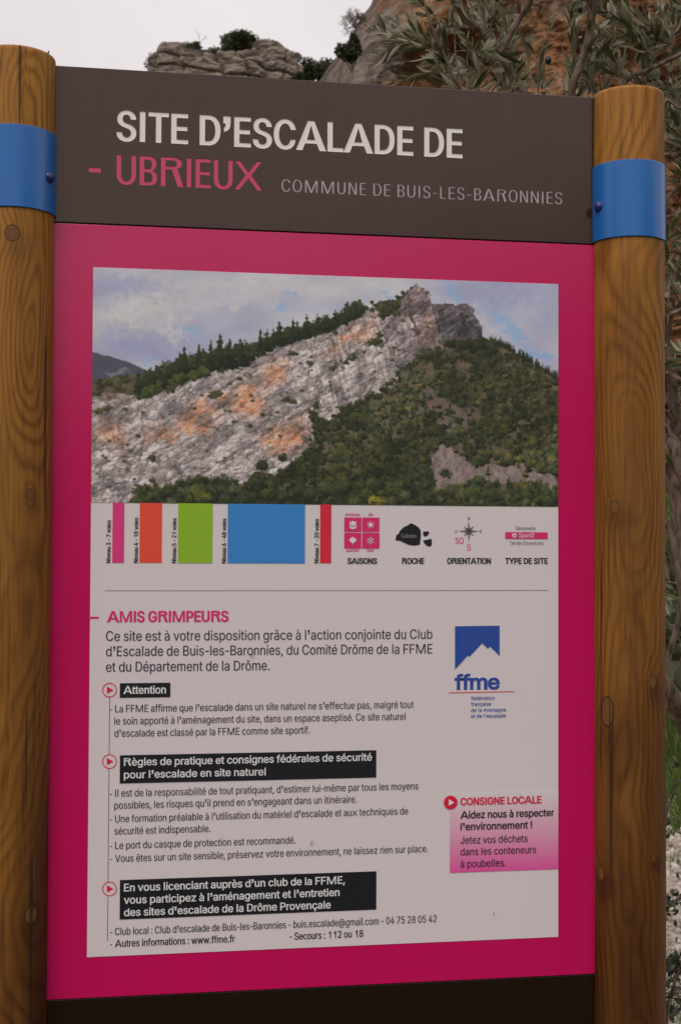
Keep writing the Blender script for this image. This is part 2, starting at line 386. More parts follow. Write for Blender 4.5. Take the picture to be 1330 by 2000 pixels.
# ---------------------------------------------------------------- olive tree behind the right post
olive_leaf = leafy_mat('olive_leaf', (.032, .038, .010), (.12, .125, .04), (.26, .26, .16), .42, .5, 14)
def leaf_mesh(i):
    rs = random.Random(i); V = []; Fc = []; n = 7; curve = rs.uniform(-.25, .25); fold = rs.uniform(.15, .5)
    for k in range(n+1):
        t_ = k/n; wd = .5*.21*(math.sin(math.pi*t_**.85)**.8) if 0 < k < n else .004
        z = curve*math.sin(math.pi*t_)*.5
        V += [(t_, -wd, z+wd*fold), (t_, 0, z), (t_, wd, z+wd*fold)]
    for k in range(n):
        a = k*3; Fc += [(a, a+3, a+4, a+1), (a+1, a+4, a+5, a+2)]
    return V, Fc
LEAF = [leaf_mesh(i) for i in range(6)]; LEAFM = []
for Vv, Ff in LEAF:
    me = bpy.data.meshes.new('leaf'); me.from_pydata(Vv, [], Ff); me.update(); me.polygons.foreach_set('use_smooth', [True]*len(me.polygons)); me.materials.append(olive_leaf); LEAFM.append(me)

def frame_px(p):
    d = p-CAM; z = d.dot(FW); return 665+F*d.dot(RT)/z, 1000-F*d.dot(UP)/z, z
def leaf_matrix(p, d, l, roll):
    x = d.normalized(); y = x.cross(Vector((0, 0, 1)))
    if y.length < .05: y = Vector((0, 1, 0))
    y.normalize(); z = x.cross(y); R = Matrix((x, y, z)).transposed() @ Matrix.Rotation(roll, 3, 'X')
    M = (R*l).to_4x4(); M.translation = p; return M

def olive():
    base = U(1450, 2140, 3.7); base.z = float(terrain_h(base.x, base.y))
    root = empty('olive_tree', base); tag(root, 'grey barked olive tree with narrow leaves behind the right wooden post', 'tree')
    def P(l): return [U(*q) for q in l]
    trunks = [([(1450, 2140, 3.7), (1455, 1900, 3.68), (1420, 1500, 3.65), (1375, 1200, 3.62), (1352, 1000, 3.6), (1316, 890, 3.6), (1268, 780, 3.6), (1200, 450, 3.6)], [.085, .07, .062, .06, .056, .045, .034, .026]),
              ([(1455, 1950, 3.75), (1430, 1600, 3.75), (1345, 1415, 3.62), (1303, 1352, 3.5), (1270, 1290, 3.45), (1230, 1100, 3.5), (1180, 800, 3.6), (1120, 500, 3.7)], [.05, .045, .036, .026, .022, .018, .015, .01])]
    for k, (pp, rr) in enumerate(trunks):
        a, b = catmull(P(pp), rr, 8); V, Fc = tube_vf(a, b, 14, jit=.05); mesh('trunk', V, Fc, bark, root, True)
    brs = [([(1200, 450, 3.6), (1110, 300, 3.6), (1020, 178, 3.6), (975, 107, 3.58), (930, 55, 3.55), (885, 0, 3.5), (840, -90, 3.5), (800, -200, 3.5)], [.022, .016, .0125, .0115, .0095, .009, .007, .004]),
           ([(975, 105, 3.58), (1010, 45, 3.6), (1035, -2, 3.6), (1060, -90, 3.6), (1070, -200, 3.6)], [.009, .0065, .006, .005, .003]),
           ([(1010, 165, 3.62), (985, 115, 3.66), (957, 60, 3.7), (935, -5, 3.75), (930, -150, 3.8)], [.008, .0085, .0065, .005, .003]),
           ([(1200, 450, 3.6), (1140, 280, 3.55), (1115, 185, 3.5), (1140, 110, 3.47), (1158, 20, 3.45), (1165, -60, 3.4), (1180, -220, 3.4)], [.022, .013, .0115, .0105, .01, .008, .005]),
           ([(1225, 520, 3.6), (1190, 300, 3.7), (1183, 170, 3.75), (1200, 65, 3.8), (1222, -5, 3.8), (1240, -150, 3.8)], [.018, .009, .0075, .0065, .006, .003]),
           ([(1200, 440, 3.62), (1190, 230, 3.6), (1222, 158, 3.6), (1265, 137, 3.6), (1332, 104, 3.55), (1450, 40, 3.5), (1560, -40, 3.5)], [.016, .009, .0075, .0065, .0055, .004, .003]),
           ([(1308, 112, 3.58), (1315, 82, 3.56), (1314, 52, 3.55)], [.004, .0032, .002]),
           ([(1110, 300, 3.6), (960, 260, 3.5), (898, 172, 3.4), (868, 110, 3.38), (850, 75, 3.36), (832, 15, 3.35), (820, -60, 3.35)], [.009, .006, .0042, .004, .0036, .003, .002]),
           ([(960, 260, 3.5), (905, 205, 3.45), (898, 165, 3.42), (889, 100, 3.42), (887, 45, 3.42)], [.005, .003, .0028, .0024, .0016]),
           ([(1270, 650, 3.6), (1285, 470, 3.7), (1300, 395, 3.72), (1335, 355, 3.72), (1400, 300, 3.7)], [.014, .008, .005, .0045, .003]),
           ([(1275, 640, 3.6), (1285, 300, 3.6), (1297, 200, 3.6), (1330, 212, 3.6), (1390, 215, 3.6)], [.012, .006, .0042, .0036, .003]),
           ([(1325, 850, 3.6), (1305, 640, 3.5), (1335, 600, 3.45), (1420, 520, 3.4)], [.012, .007, .005, .003]),
           ([(1340, 900, 3.6), (1298, 738, 3.5), (1340, 742, 3.45), (1420, 700, 3.4)], [.012, .006, .005, .003]),
           ([(1352, 1000, 3.6), (1420, 800, 3.6), (1500, 550, 3.6), (1560, 250, 3.6), (1600, 0, 3.6)], [.035, .028, .02, .013, .006]),
           ([(1500, 550, 3.6), (1450, 350, 3.6), (1400, 150, 3.7), (1380, -60, 3.8), (1370, -260, 3.8)], [.015, .011, .008, .006, .003]),
           ([(1158, 20, 3.45), (1110, -60, 3.4), (1020, -160, 3.4), (960, -260, 3.3)], [.007, .005, .004, .002]),
           ([(1303, 1290, 3.5), (1330, 1180, 3.5), (1318, 1090, 3.5), (1304, 1010, 3.5)], [.008, .009, .008, .006]),
           ([(1290, 1420, 3.4), (1312, 1330, 3.38), (1332, 1280, 3.36), (1350, 1200, 3.3)], [.003, .003, .0025, .002])]
    segs = []
    for k, (pp, rr) in enumerate(brs):
        a, b = catmull(P(pp), rr, 7); V, Fc = tube_vf(a, b, 9, jit=.06); mesh('branch', V, Fc, bark, root, True); segs.append((a, b))
    TV = []; TF = []; leaves = []
    def leaf_pair(p, d, sc=1.0, an=None):
        an = rng.uniform(0, 6.28) if an is None else an
        side = d.cross(Vector((math.cos(an), math.sin(an), .3))).normalized()
        for s_ in (-1, 1):
            if rng.random() < .12: continue
            ld = (d*rng.uniform(.8, 1.6)+side*s_*rng.uniform(.3, .85)); ld.z += rng.uniform(-.25, .35); ld.normalize()
            leaves.append((leaf_matrix(p, ld, rng.uniform(.038, .076)*sc, rng.uniform(0, 6.28)), int(rng.integers(6))))
    def twig(p, d, l, r=.0016, sub=True):
        n = max(4, int(l/.022)); pts = [p]; dd = d.copy()
        for i in range(n):
            dd = (dd+Vector(rng.normal(size=3))*.10+Vector((0, .02, .035))).normalized(); pts.append(pts[-1]+dd*l/n)
            if i > 0 or l < .1: leaf_pair(pts[-1], dd, 1 if i < n-1 else .75, i*1.57+rng.uniform(-.3, .3))
            if sub and rng.random() < .16 and l > .12:
                sd = (dd+Vector(rng.normal(size=3))*.6).normalized(); twig(pts[-1], sd, l*.45, r*.7, False)
        tube_vf(pts, [r*(1-.6*i/n) for i in range(n+1)], 4, TV, TF)
        leaves.append((leaf_matrix(pts[-1], dd, .035, 0), 0))
    for si, (a, b) in enumerate(segs):
        for i in range(2, len(a)-1):
            x, y, z = frame_px(a[i])
            inside = -40 < x < 1380 and -60 < y < 900
            cnt = 1 if b[i] < .02 and rng.random() < .26 else 0
            if y < 260 and b[i] < .013: cnt = 1 if rng.random() < .28 else 0
            if not inside: cnt = 2 if rng.random() < .5 else 1
            if y > 1000: cnt = 0
            if x < 920 and inside: cnt = 1 if rng.random() < .35 else 0
            for _ in range(cnt):
                d = Vector((rng.normal()*.75, abs(rng.normal())*.55-.05, rng.uniform(-.1, 1.3))).normalized()
                twig(a[i], d, rng.uniform(.07, .20))
    # upright sprouts that fill the crown between the limbs, rooted low behind the board
    for _ in range(26):
        x = rng.uniform(880, 1340); y = rng.uniform(150, 330); dpt = rng.uniform(3.65, 4.3)
        p = U(x, y, dpt); d = Vector((rng.normal()*.22, rng.normal()*.2, 1)).normalized()
        # carried by a thin shoot from the nearest limb
        best = min((q for a, b in segs for q in a), key=lambda q: (q-p).length + (0.3 if q.z > p.z else 0))
        tube_vf([best, best.lerp(p, .5)+Vector((0, 0, -.01)), p], [.003, .0026, .002], 5, TV, TF)
        twig(p, d, rng.uniform(.12, .26), .002)
    for _ in range(60):                       # small sprouts down the right side of the post
        x = rng.uniform(1296, 1400); y = rng.uniform(330, 1250); dpt = rng.uniform(3.5, 3.9)
        p = U(x, y, dpt); best = min((q for a, b in segs for q in a), key=lambda q: (q-p).length)
        tube_vf([best, best.lerp(p, .5), p], [.003, .0026, .002], 5, TV, TF)
        d = Vector((rng.normal()*.6, rng.normal()*.4, rng.uniform(-.2, 1))).normalized(); twig(p, d, rng.uniform(.08, .16), .0018)
    tw = mesh('twigs', TV, TF, bark, root); tw['kind'] = 'stuff'
    sc = []
    for k, (M, vi) in enumerate(leaves):
        c = M @ Vector((.5, 0, 0)); x, y, z = frame_px(c)
        hid = (105 < x < 1300 and y > 128+(x-110)*.06+12) or (x > 1155 and x < 1300 and y > 175)
        vis = (-10 < x < 1335 and -10 < y < 2005) and not hid
        a_, b_ = frame_px(M @ Vector((0, 0, 0))), frame_px(M @ Vector((1, 0, 0)))
        sc.append((vis, math.hypot(a_[0]-b_[0], a_[1]-b_[1])))
    order = sorted(range(len(leaves)), key=lambda k: (not sc[k][0], -sc[k][1]))
    BV = []; BF = []
    for n_, k in enumerate(order):
        M, vi = leaves[k]
        if n_ < 300 and sc[k][0]:
            o = bpy.data.objects.new('leaf', LEAFM[vi]); COL.objects.link(o); o.parent = root; o.matrix_local = Matrix.Translation(-root.location) @ M
        else:
            q = len(BV); BV += [M @ Vector(v_) for v_ in LEAF[vi][0]]; BF += [tuple(q+i for i in f) for f in LEAF[vi][1]]
    o = mesh('foliage', BV, BF, olive_leaf, root, True); o['kind'] = 'stuff'
    # two dark olives
    om = mat('olive_fruit_skin', (.012, .01, .014), .3, .5)
    import bmesh
    for q in ((1132, 17, 3.4), (1070, 118, 3.5)):
        bm = bmesh.new(); bmesh.ops.create_uvsphere(bm, u_segments=14, v_segments=10, radius=1)
        for v_ in bm.verts: v_.co = Vector((v_.co.x*.0085, v_.co.y*.0085, v_.co.z*.0115)) + U(*q)
        me = bpy.data.meshes.new('olive_fruit'); bm.to_mesh(me); bm.free(); me.polygons.foreach_set('use_smooth', [True]*len(me.polygons)); place('olive_fruit', me, root, [om])
    print('leaves', len(leaves), 'visible', sum(s[0] for s in sc))
olive()

# ---------------------------------------------------------------- ground cover on the right
def ground_cover():
    stone = mat('pale_gravel', (.4, .36, .32), .9, .2); t, N, L, b = nodes(stone)
    g = t.nodes.new('ShaderNodeNewGeometry'); n = noisetex(t, 9, 2, .5, g.outputs['Position']); r = ramp(t, [(.3, (.20, .165, .13)), (.5, (.42, .37, .315)), (.7, (.60, .54, .48))]); L.new(n.outputs[0], r.inputs[0]); L.new(r.outputs[0], b.inputs['Base Color'])
    ico = [(-1,0,1.618),(1,0,1.618),(-1,0,-1.618),(1,0,-1.618),(0,1.618,1),(0,1.618,-1),(0,-1.618,1),(0,-1.618,-1),(1.618,1,0),(-1.618,1,0),(1.618,-1,0),(-1.618,-1,0)]
    icf = [(0,1,4),(0,4,9),(9,4,5),(4,8,5),(4,1,8),(8,1,10),(8,10,3),(5,8,3),(5,3,2),(2,3,7),(7,3,10),(7,10,6),(7,6,11),(11,6,0),(0,6,1),(6,10,1),(9,11,0),(9,2,11),(9,5,2),(7,11,2)]
    I = np.array(ico)/1.9; V = []; Fc = []; n = 0
    while n < 23000:
        r_ = math.sqrt(rng.uniform(3.7**2, 9.2**2)); az = rng.uniform(px_az(1180), px_az(1330)+.10) if n < 9000 else rng.uniform(-.55, .8)
        x = CX+r_*math.sin(az); y = CY+r_*math.cos(az)
        if y < .35: continue
        if r_ > 8.0+1.0*float(vnoise(x*1.3, y*1.3, 0, 4)) or float(vnoise(x*2.0, y*2.0, 0, 44)) > .42: 
            n += 1; continue
        s = .008*math.exp(rng.normal()*.5); z = float(terrain_h(x, y))
        M = Quaternion(rng.normal(size=4)).normalized().to_matrix(); P = (I*rng.uniform(.7, 1.3, (12, 1))*np.array([1.25, 1, .65])*s) @ np.array(M) + np.array([x, y, z+s*.35])
        q = len(V); V += P.tolist(); Fc += [(a+q, b_+q, c+q) for a, b_, c in icf]; n += 1
    o = mesh('gravel', V, Fc, stone); tag(o, 'pale pinkish gravel covering the ground right of the right post', 'gravel', kind='stuff')
    gm = leafy_mat('grass_blade', (.05, .085, .012), (.12, .17, .03), scale=5)
    V = []; Fc = []
    GR = rng.uniform(7.2, 24, 60000); GA = np.where(np.arange(60000) < 26000, rng.uniform(px_az(1240), px_az(1330)+.10, 60000), rng.uniform(-.55, .85, 60000))
    GX = CX+GR*np.sin(GA); GY = CY+GR*np.cos(GA); GZ = terrain_h(GX, GY); keep = ~((GR < 8.4) & (vnoise(GX*1.3, GY*1.3, 0, 4) > 0))
    for r_, x, y, z in zip(GR[keep].tolist(), GX[keep].tolist(), GY[keep].tolist(), GZ[keep].tolist()):
        h = rng.uniform(.04, .13); an = rng.uniform(0, 6.28); w_ = .003+.0006*r_; lx, ly = rng.normal()*.4*h, rng.normal()*.4*h
        q = len(V); ca, sa = math.cos(an)*w_, math.sin(an)*w_
        V += [(x-ca, y-sa, z-.01), (x+ca, y+sa, z-.01), (x+lx, y+ly, z+h)]; Fc.append((q, q+1, q+2))
    for _ in range(6000):                    # tufts in the gravel
        r_ = rng.uniform(3.8, 8.5); az = rng.uniform(px_az(1260), px_az(1330)+.10); x = CX+r_*math.sin(az); y = CY+r_*math.cos(az)
        if y < .35 or float(vnoise(x*2.0, y*2.0, 0, 44)) < .38: continue
        z = float(terrain_h(x, y)); h = rng.uniform(.02, .06); an = rng.uniform(0, 6.28); w_ = .003; lx, ly = rng.normal()*.5*h, rng.normal()*.5*h
        q = len(V); ca, sa = math.cos(an)*w_, math.sin(an)*w_
        V += [(x-ca, y-sa, z-.01), (x+ca, y+sa, z-.01), (x+lx, y+ly, z+h)]; Fc.append((q, q+1, q+2))
    o = mesh('grass', V, Fc, gm); tag(o, 'bright green grass on the bank and in tufts through the gravel', 'grass', kind='stuff')
    # leafy shoots at the foot of the olive
    sm = leafy_mat('shoot_leaf', (.018, .028, .016), (.05, .062, .034), None, .45, .5, 20)
    lm = []
    for Vv, Ff in LEAF[:3]:
        me = bpy.data.meshes.new('leaf'); me.from_pydata([(x*.8, y*2.1, z) for x, y, z in Vv], [], Ff); me.update(); me.materials.append(sm); lm.append(me)
    labels = ['dark leafy shoot over the gravel low beside right post, at the bottom edge', 'thin leafy shoot crossing the gravel right of the post, above the darkest one', 'uppermost thin shoot in front of the gravel edge right of the post']
    for li, (pts, nl) in enumerate((([(1290, 2060, 3.9), (1310, 1940, 3.9), (1335, 1880, 3.85), (1360, 1830, 3.8)], 150), ([(1280, 1790, 4.2), (1305, 1770, 4.2), (1330, 1750, 4.15), (1350, 1700, 4.1)], 60), ([(1285, 1640, 4.6), (1300, 1610, 4.6), (1303, 1580, 4.55), (1325, 1520, 4.5), (1318, 1480, 4.5)], 16))):
        a, b = catmull([U(*q) for q in pts], [.006, .005, .004, .002, .0015][:len(pts)], 6)
        g0 = a[0].copy(); g0.z = float(terrain_h(g0.x, g0.y))
        root = empty('leafy_shoot', g0); tag(root, labels[li], 'plant', 'leafy shoots beside the right post')
        a = [g0, g0.lerp(a[0], .6)+Vector((.01, 0, 0))]+a; b = [.008, .007]+b
        V, Fc = tube_vf(a, b, 6); 
        for _ in range(nl):
            i = int(rng.integers(2, len(a)-1)); p = a[i]+Vector(rng.normal(size=3))*.012*(3 if li == 0 else 1.6)
            if rng.random() < .7:
                tube_vf([a[i], p], [.0018, .001], 3, V, Fc)
            d = Vector(rng.normal(size=3)); d.z += .4; d.normalize()
            o = bpy.data.objects.new('leaf', lm[int(rng.integers(3))]); COL.objects.link(o); o.parent = root
            o.matrix_local = Matrix.Translation(-root.location) @ leaf_matrix(p, d, rng.uniform(.02, .042)*(1.25 if li == 0 else 1), rng.uniform(0, 6.28))
        mesh('stem', V, Fc, bark, root)
ground_cover()

def undergrowth():
    V = []; Fc = []; n = 0
    for k in range(5200):
        r_ = 11+70*rng.random()**1.2; az = rng.uniform(-.75, .95); x = CX+r_*math.sin(az); y = CY+r_*math.cos(az)
        if float(vnoise(x*.12, y*.12, 0, 61))+.35*float(vnoise(x*.6, y*.6, 0, 62)) < -.12: continue
        z = float(terrain_h(x, y)); R_ = rng.uniform(.25, .9)*(.5+r_/90); m_ = 16
        C_ = np.array([x, y, z+R_*.35])+rng.normal(size=(m_, 3))*np.array([.5, .5, .32])*R_
        a = rng.normal(size=(m_, 3)); a /= np.linalg.norm(a, axis=1)[:, None]; b2 = np.cross(a, rng.normal(size=(m_, 3))); b2 /= np.linalg.norm(b2, axis=1)[:, None]
        l = R_*.34; Q = np.stack([C_-a*l, C_+b2*l*.6, C_+a*l, C_-b2*l*.6], 1).reshape(-1, 3); q = len(V)
        V += Q.tolist(); Fc += [(q+4*i, q+4*i+1, q+4*i+2, q+4*i+3) for i in range(m_)]
    o = mesh('undergrowth', V, Fc, leafy_mat('scrub_leaves', (.03, .036, .016), (.09, .09, .045), scale=.5)); tag(o, 'low dark green scrub covering the hillside behind the board', 'undergrowth', kind='stuff')
undergrowth()

# ---------------------------------------------------------------- the sign
W = 1.06; ZT = 2.4054; ZH = 2.1076; ZP = .6582; ZB = .30; PR = .0715; BR = .0745
sign = empty('information_sign', (W/2, 0, 0))
tag(sign, 'climbing site information board in brown and magenta held between two round wooden posts', 'information board')

def panel_mat(name, col, rough, spec, tint=(1, 1, 1)):
    m = mat(name, col, rough, spec); t, N, L, b = nodes(m); b.inputs['Specular Tint'].default_value = (*tint, 1)
    n = noisetex(t, 7, 5, .6, mapping(t)); n2 = noisetex(t, 260, 2, .5, mapping(t))
    r = t.nodes.new('ShaderNodeMapRange'); L.new(n.outputs[0], r.inputs[0]); r.inputs[3].default_value = rough-.05; r.inputs[4].default_value = rough+.06
    L.new(r.outputs[0], b.inputs['Roughness']); bump(t, n2.outputs[0], b, .03, .0002)
    st = noisetex(t, 1, 5, .6, mapping(t, (38, 38, 1.1)), .2); sr = ramp(t, [(.52, (0, 0, 0)), (.78, (1, 1, 1))]); L.new(st.outputs[0], sr.inputs[0])   # faint rain streaks
    du = noisetex(t, 420, 2, .5, mapping(t)); dr = ramp(t, [(.73, (0, 0, 0)), (.76, (1, 1, 1))]); L.new(du.outputs[0], dr.inputs[0])                      # dust specks
    c = mixrgb(t, math_(t, 'MULTIPLY', n.outputs[0], .14), col, tuple(c*.8+.006 for c in col))
    c = mixrgb(t, math_(t, 'MULTIPLY', sr.outputs[0], .07), c, tuple(c*.55+.05 for c in col))
    c = mixrgb(t, math_(t, 'MULTIPLY', dr.outputs[0], .25), c, tuple(c*.4+.09 for c in col)); L.new(c, b.inputs['Base Color'])
    return m
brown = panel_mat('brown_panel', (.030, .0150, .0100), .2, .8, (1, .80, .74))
brown_low = panel_mat('lower_brown_panel', (.012, .0065, .0035), .25, .6, (1, .8, .7))  # the header's brown with its base colour set darker
pink = panel_mat('magenta_panel', (.62, .003, .118), .2, .6)
sheet_white = panel_mat('sheet_white', (.80, .735, .765), .34, .5)
dark_gap = mat('dark_gap', (.01, .01, .01), .9, .1)
steel = mat('galvanised_steel', (.35, .35, .36), .45, .5)

# brown header with routed (sunk) lettering

# Lettering: outlines of the sans serif that ships with Blender, condensed and weighted here, laid out letter by letter.
from mathutils.geometry import delaunay_2d_cdt
FONT = None
try:
    FONT = bpy.data.fonts.load(bpy.utils.system_resource('DATAFILES', path='fonts') + '/Inter.woff2')
except Exception as e: print('built-in font', e)
CH = {}
def outlines(strings, res=4):
    obs = []; r = []
    for q in strings:
        cu = bpy.data.curves.new('t', 'FONT'); cu.body = q
        if FONT: cu.font = FONT
        cu.size = 1; cu.resolution_u = res; cu.fill_mode = 'NONE'
        o = bpy.data.objects.new('t', cu); COL.objects.link(o); obs.append(o)
    bpy.context.view_layer.update(); dg = bpy.context.evaluated_depsgraph_get()
    for o in obs:
        me = bpy.data.meshes.new_from_object(o.evaluated_get(dg)); nxt = {}
        for e in me.edges: nxt.setdefault(e.vertices[0], []).append(e.vertices[1]); nxt.setdefault(e.vertices[1], []).append(e.vertices[0])
        co = [(v.co.x, v.co.y) for v in me.vertices]; seen = set(); loops = []
        for k in range(len(co)):
            if k in seen or k not in nxt: continue
            lp = [k]; seen.add(k); cur = k
            cand = sorted(nxt[k]); cur = k+1 if k+1 in cand else cand[0]
            while cur not in seen:
                lp.append(cur); seen.add(cur); nn = [q for q in nxt[cur] if q not in seen]
                if not nn: break
                cur = nn[0]
            P = [co[q] for q in lp]; Q = []
            for p in P:
                if not Q or math.hypot(p[0]-Q[-1][0], p[1]-Q[-1][1]) > 1e-4: Q.append(p)
            if len(Q) > 3 and math.hypot(Q[0][0]-Q[-1][0], Q[0][1]-Q[-1][1]) < 1e-4: Q.pop()
            if len(Q) >= 3: loops.append(Q)
        r.append(loops); bpy.data.meshes.remove(me)
    for o in obs: cu = o.data; bpy.data.objects.remove(o); bpy.data.curves.remove(cu)
    return r
def area(P): return .5*sum(P[i][0]*P[(i+1) % len(P)][1]-P[(i+1) % len(P)][0]*P[i][1] for i in range(len(P)))
def prepare(chars):
    chars = sorted(c for c in set(chars) if c != ' ')
    g = outlines(chars); w = outlines(['H'+c+'H' for c in chars]+['HH', 'H H', 'H', 'l'])
    ext = lambda L_: max(p[0] for l in L_ for p in l)
    hh = ext(w[-4]); sp = ext(w[-3])-hh
    capH = max(p[1] for l in w[-2] for p in l); asc = max(p[1] for l in w[-1] for p in l)
    sgn = 1 if area(w[-2][0]) > 0 else -1
    for c, L_, ww in zip(chars, g, w): CH[c] = ([l if sgn > 0 else l[::-1] for l in L_], ext(ww)-hh)
    CH[' '] = ([], sp*.92)
    st = .094*capH/.727
    CH['I'] = ([[(.075, 0), (.075+st, 0), (.075+st, capH), (.075, capH)]], .15+st)
    CH['l'] = ([[(.062, 0), (.062+st*.94, 0), (.062+st*.94, asc), (.062, asc)]], .124+st*.94)
    x1 = .345; CH['1'] = ([[(x1-st, 0), (x1, 0), (x1, capH), (x1-st*.72, capH), (x1-st*1.25, capH*.86), (x1-st*2.9, capH*.80), (x1-st*2.9, capH*.685), (x1-st, capH*.725)]], .50)
    CH['’'] = ([[(.075, capH-.255), (.125, capH-.225), (.16, capH-.165), (.165, capH-.10), (.165, capH), (.06, capH), (.06, capH-.11), (.112, capH-.11), (.105, capH-.165), (.07, capH-.205)]], .225)
    def cross(w_, h_, sw):            # two bars crossing, outlined as one loop
        hw = sw*.62; m_ = w_/2; hm = h_*.515
        return [[(0, 0), (hw*2, 0), (m_, hm-hw*1.15), (w_-hw*2, 0), (w_, 0), (m_+hw*1.02, hm), (w_-hw*.35, h_), (w_-hw*2.3, h_), (m_, hm+hw*1.15), (hw*2.3, h_), (hw*.35, h_), (m_-hw*1.02, hm)]]
    xh = max(p[1] for l in CH['z'][0] for p in l)
    mv = lambda L_, d: [[(p[0]+d, p[1]) for p in l] for l in L_]
    CH['X'] = (mv(cross(.60, capH, st), .02), .64); CH['x'] = (mv(cross(.46, xh, st*.9), .02), .50)
    def arc(cx, cy, rx, ry, a0, a1, n=9): return [(cx+rx*math.cos(a0+(a1-a0)*i/(n-1)), cy+ry*math.sin(a0+(a1-a0)*i/(n-1))) for i in range(n)]
    hb = capH*.098
    CH['A'] = ([[(.02, 0), (.108, 0), (.172, capH*.245), (.468, capH*.245), (.532, 0), (.62, 0), (.372, capH), (.268, capH)], [(.192, capH*.245+hb), (.32, capH*.89), (.448, capH*.245+hb)]], .64)
    q_ = math.pi/2; bw = (capH-.30)/2
    CH['R'] = ([[(.085, 0), (.085+st, 0), (.085+st, .30), (.33, .30), (.462, 0), (.555, 0), (.415, .322)]+arc(.345, .30+bw, .185, bw, -q_*.55, q_)+[(.085, capH)],
                [(.085+st, .30+hb*1.02), (.085+st, capH-hb)]+arc(.338, .30+bw, .108, bw-hb, q_, -q_)], .595)
    CH['M'] = ([[(.08, 0), (.08+st*.95, 0), (.08+st*.95, capH*.80), (.348, 0), (.432, 0), (.70-st*.95, capH*.80), (.70-st*.95, 0), (.70, 0), (.70, capH), (.70-st*1.45, capH), (.39, capH*.17), (.08+st*1.45, capH), (.08, capH)]], .78)
    L_, a_ = CH['-']; bx = [p[0] for l in L_ for p in l]; CH['-'] = (mv(L_, .05-min(bx)), .10+max(bx)-min(bx))
    return capH
def offset_loop(P, ox, oy):
    n = len(P); Q = []
    for i in range(n):
        a, b, c = P[i-1], P[i], P[(i+1) % n]
        d0 = (b[0]-a[0], b[1]-a[1]); d1 = (c[0]-b[0], c[1]-b[1]); l0 = math.hypot(*d0) or 1; l1 = math.hypot(*d1) or 1
        n0 = (d0[1]/l0, -d0[0]/l0); n1 = (d1[1]/l1, -d1[0]/l1)
        m = (n0[0]+n1[0], n0[1]+n1[1]); k = 1+n0[0]*n1[0]+n0[1]*n1[1]
        k = max(k, .55); Q.append((b[0]+m[0]/k*ox, b[1]+m[1]/k*oy))
    return Q
STEM0, BAR0 = .129, .116           # upright and level stroke of the plain letters, in cap heights
def lay(text, width, cap, stem, sp=0.0):
    """loops in metres from the left end of the baseline; stem in cap heights, sp extra tracking"""
    e = cap/CAPH; pen = 0; items = []
    for c in text:
        L_, adv = CH[c]; items.append((pen, L_)); pen += adv+sp
    xs = [p[0]+x for x, L_ in items for l in L_ for p in l]; x0, x1 = min(xs), max(xs)
    k = (width-stem*cap)/((x1-x0)*e-STEM0*cap)
    ox = (stem-STEM0*k)/2*cap; oy = (stem*.84-BAR0)/2*cap; sy = (cap-2*oy)/cap
    glyphs = []
    for x, L_ in items:
        glyphs.append([offset_loop([((p[0]+x-x0)*e*k+ox, p[1]*e*sy+oy) for p in l], ox, oy) for l in L_])
    return glyphs
def cdt(loops, rect=None):
    V = []; E_ = []
    for l in loops+([rect] if rect else []):
        q = len(V); V += [Vector((p[0]*1000, p[1]*1000)) for p in l]; E_ += [(q+i, q+(i+1) % len(l)) for i in range(len(l))]
    ov, oe, of, _, _, _ = delaunay_2d_cdt(V, E_, [], 0, 1e-5, False)
    P = [(v.x/1000, v.y/1000) for v in ov]; F_ = []
    for f in of:
        f = list(f)
        F_.append(f if area([P[i] for i in f]) > 0 else f[::-1])
    pa = np.array(P); fa = np.array(F_); C = pa[fa].mean(axis=1); tot = np.zeros(len(F_))
    for l in loops:                       # winding of every loop about every triangle; inverted slivers of a widened loop do not count
        a = np.array(l); b = np.roll(a, -1, axis=0); w_ = np.zeros(len(F_))
        x0, y0 = a.min(axis=0); x1, y1 = a.max(axis=0); sel = np.where((C[:, 0] > x0) & (C[:, 0] < x1) & (C[:, 1] > y0) & (C[:, 1] < y1))[0]
        if len(sel) == 0: continue
        cx, cy = C[sel, 0][:, None], C[sel, 1][:, None]
        side = (b[:, 0]-a[:, 0])*(cy-a[:, 1])-(cx-a[:, 0])*(b[:, 1]-a[:, 1])
        up = (a[:, 1] <= cy) & (b[:, 1] > cy) & (side > 0); dn = (a[:, 1] > cy) & (b[:, 1] <= cy) & (side < 0)
        w_ = up.sum(axis=1)-dn.sum(axis=1)
        tot[sel] += np.maximum(w_, 0) if area(l) > 0 else np.minimum(w_, 0)
    fill = [f for f, t_ in zip(F_, tot) if t_ > 0]; rest = [f for f, t_ in zip(F_, tot) if t_ <= 0] if rect else []
    return P, fill, rest
TEXTS = []   # s, x0, ybase, x1, cap px, stroke, material, part name, depth layer, parent, vertical
def T(s, x0, yb, x1, cap, off, m, name='body_lettering', layer=2, parent=None, vert=None, **kw):
    stem = .126 if off < .005 else (.145 if off < .015 else (.182 if off < .026 else .212))
    TEXTS.append(dict(s=s, x0=x0, yb=yb, x1=x1, cap=cap, stem=kw.pop('stem', stem), mat=m, name=name, layer=layer, parent=parent, vert=vert, **kw))
white_letter = mat('white_letter_paint', (.92, .88, .85), .32, .6)
pink_letter = mat('pink_letter_paint', (.68, .07, .19), .35, .5)
grey_letter = mat('grey_letter_paint', (.55, .48, .51), .35, .5)
head_items = [dict(s='SITE D’ESCALADE DE', x0=228, yb=274.5, x1=903, cap=59.5, stem=.178, m=white_letter, name='title_lettering', sp=.012),
              dict(s='UBRIEUX', x0=228, yb=359, x1=512, cap=57.5, stem=.155, m=pink_letter, name='site_name_lettering'),
              dict(s='COMMUNE DE BUIS-LES-BARONNIES', x0=550, yb=373.5, x1=1097, cap=24.5, stem=.115, m=grey_letter, name='commune_lettering', sp=.05)]
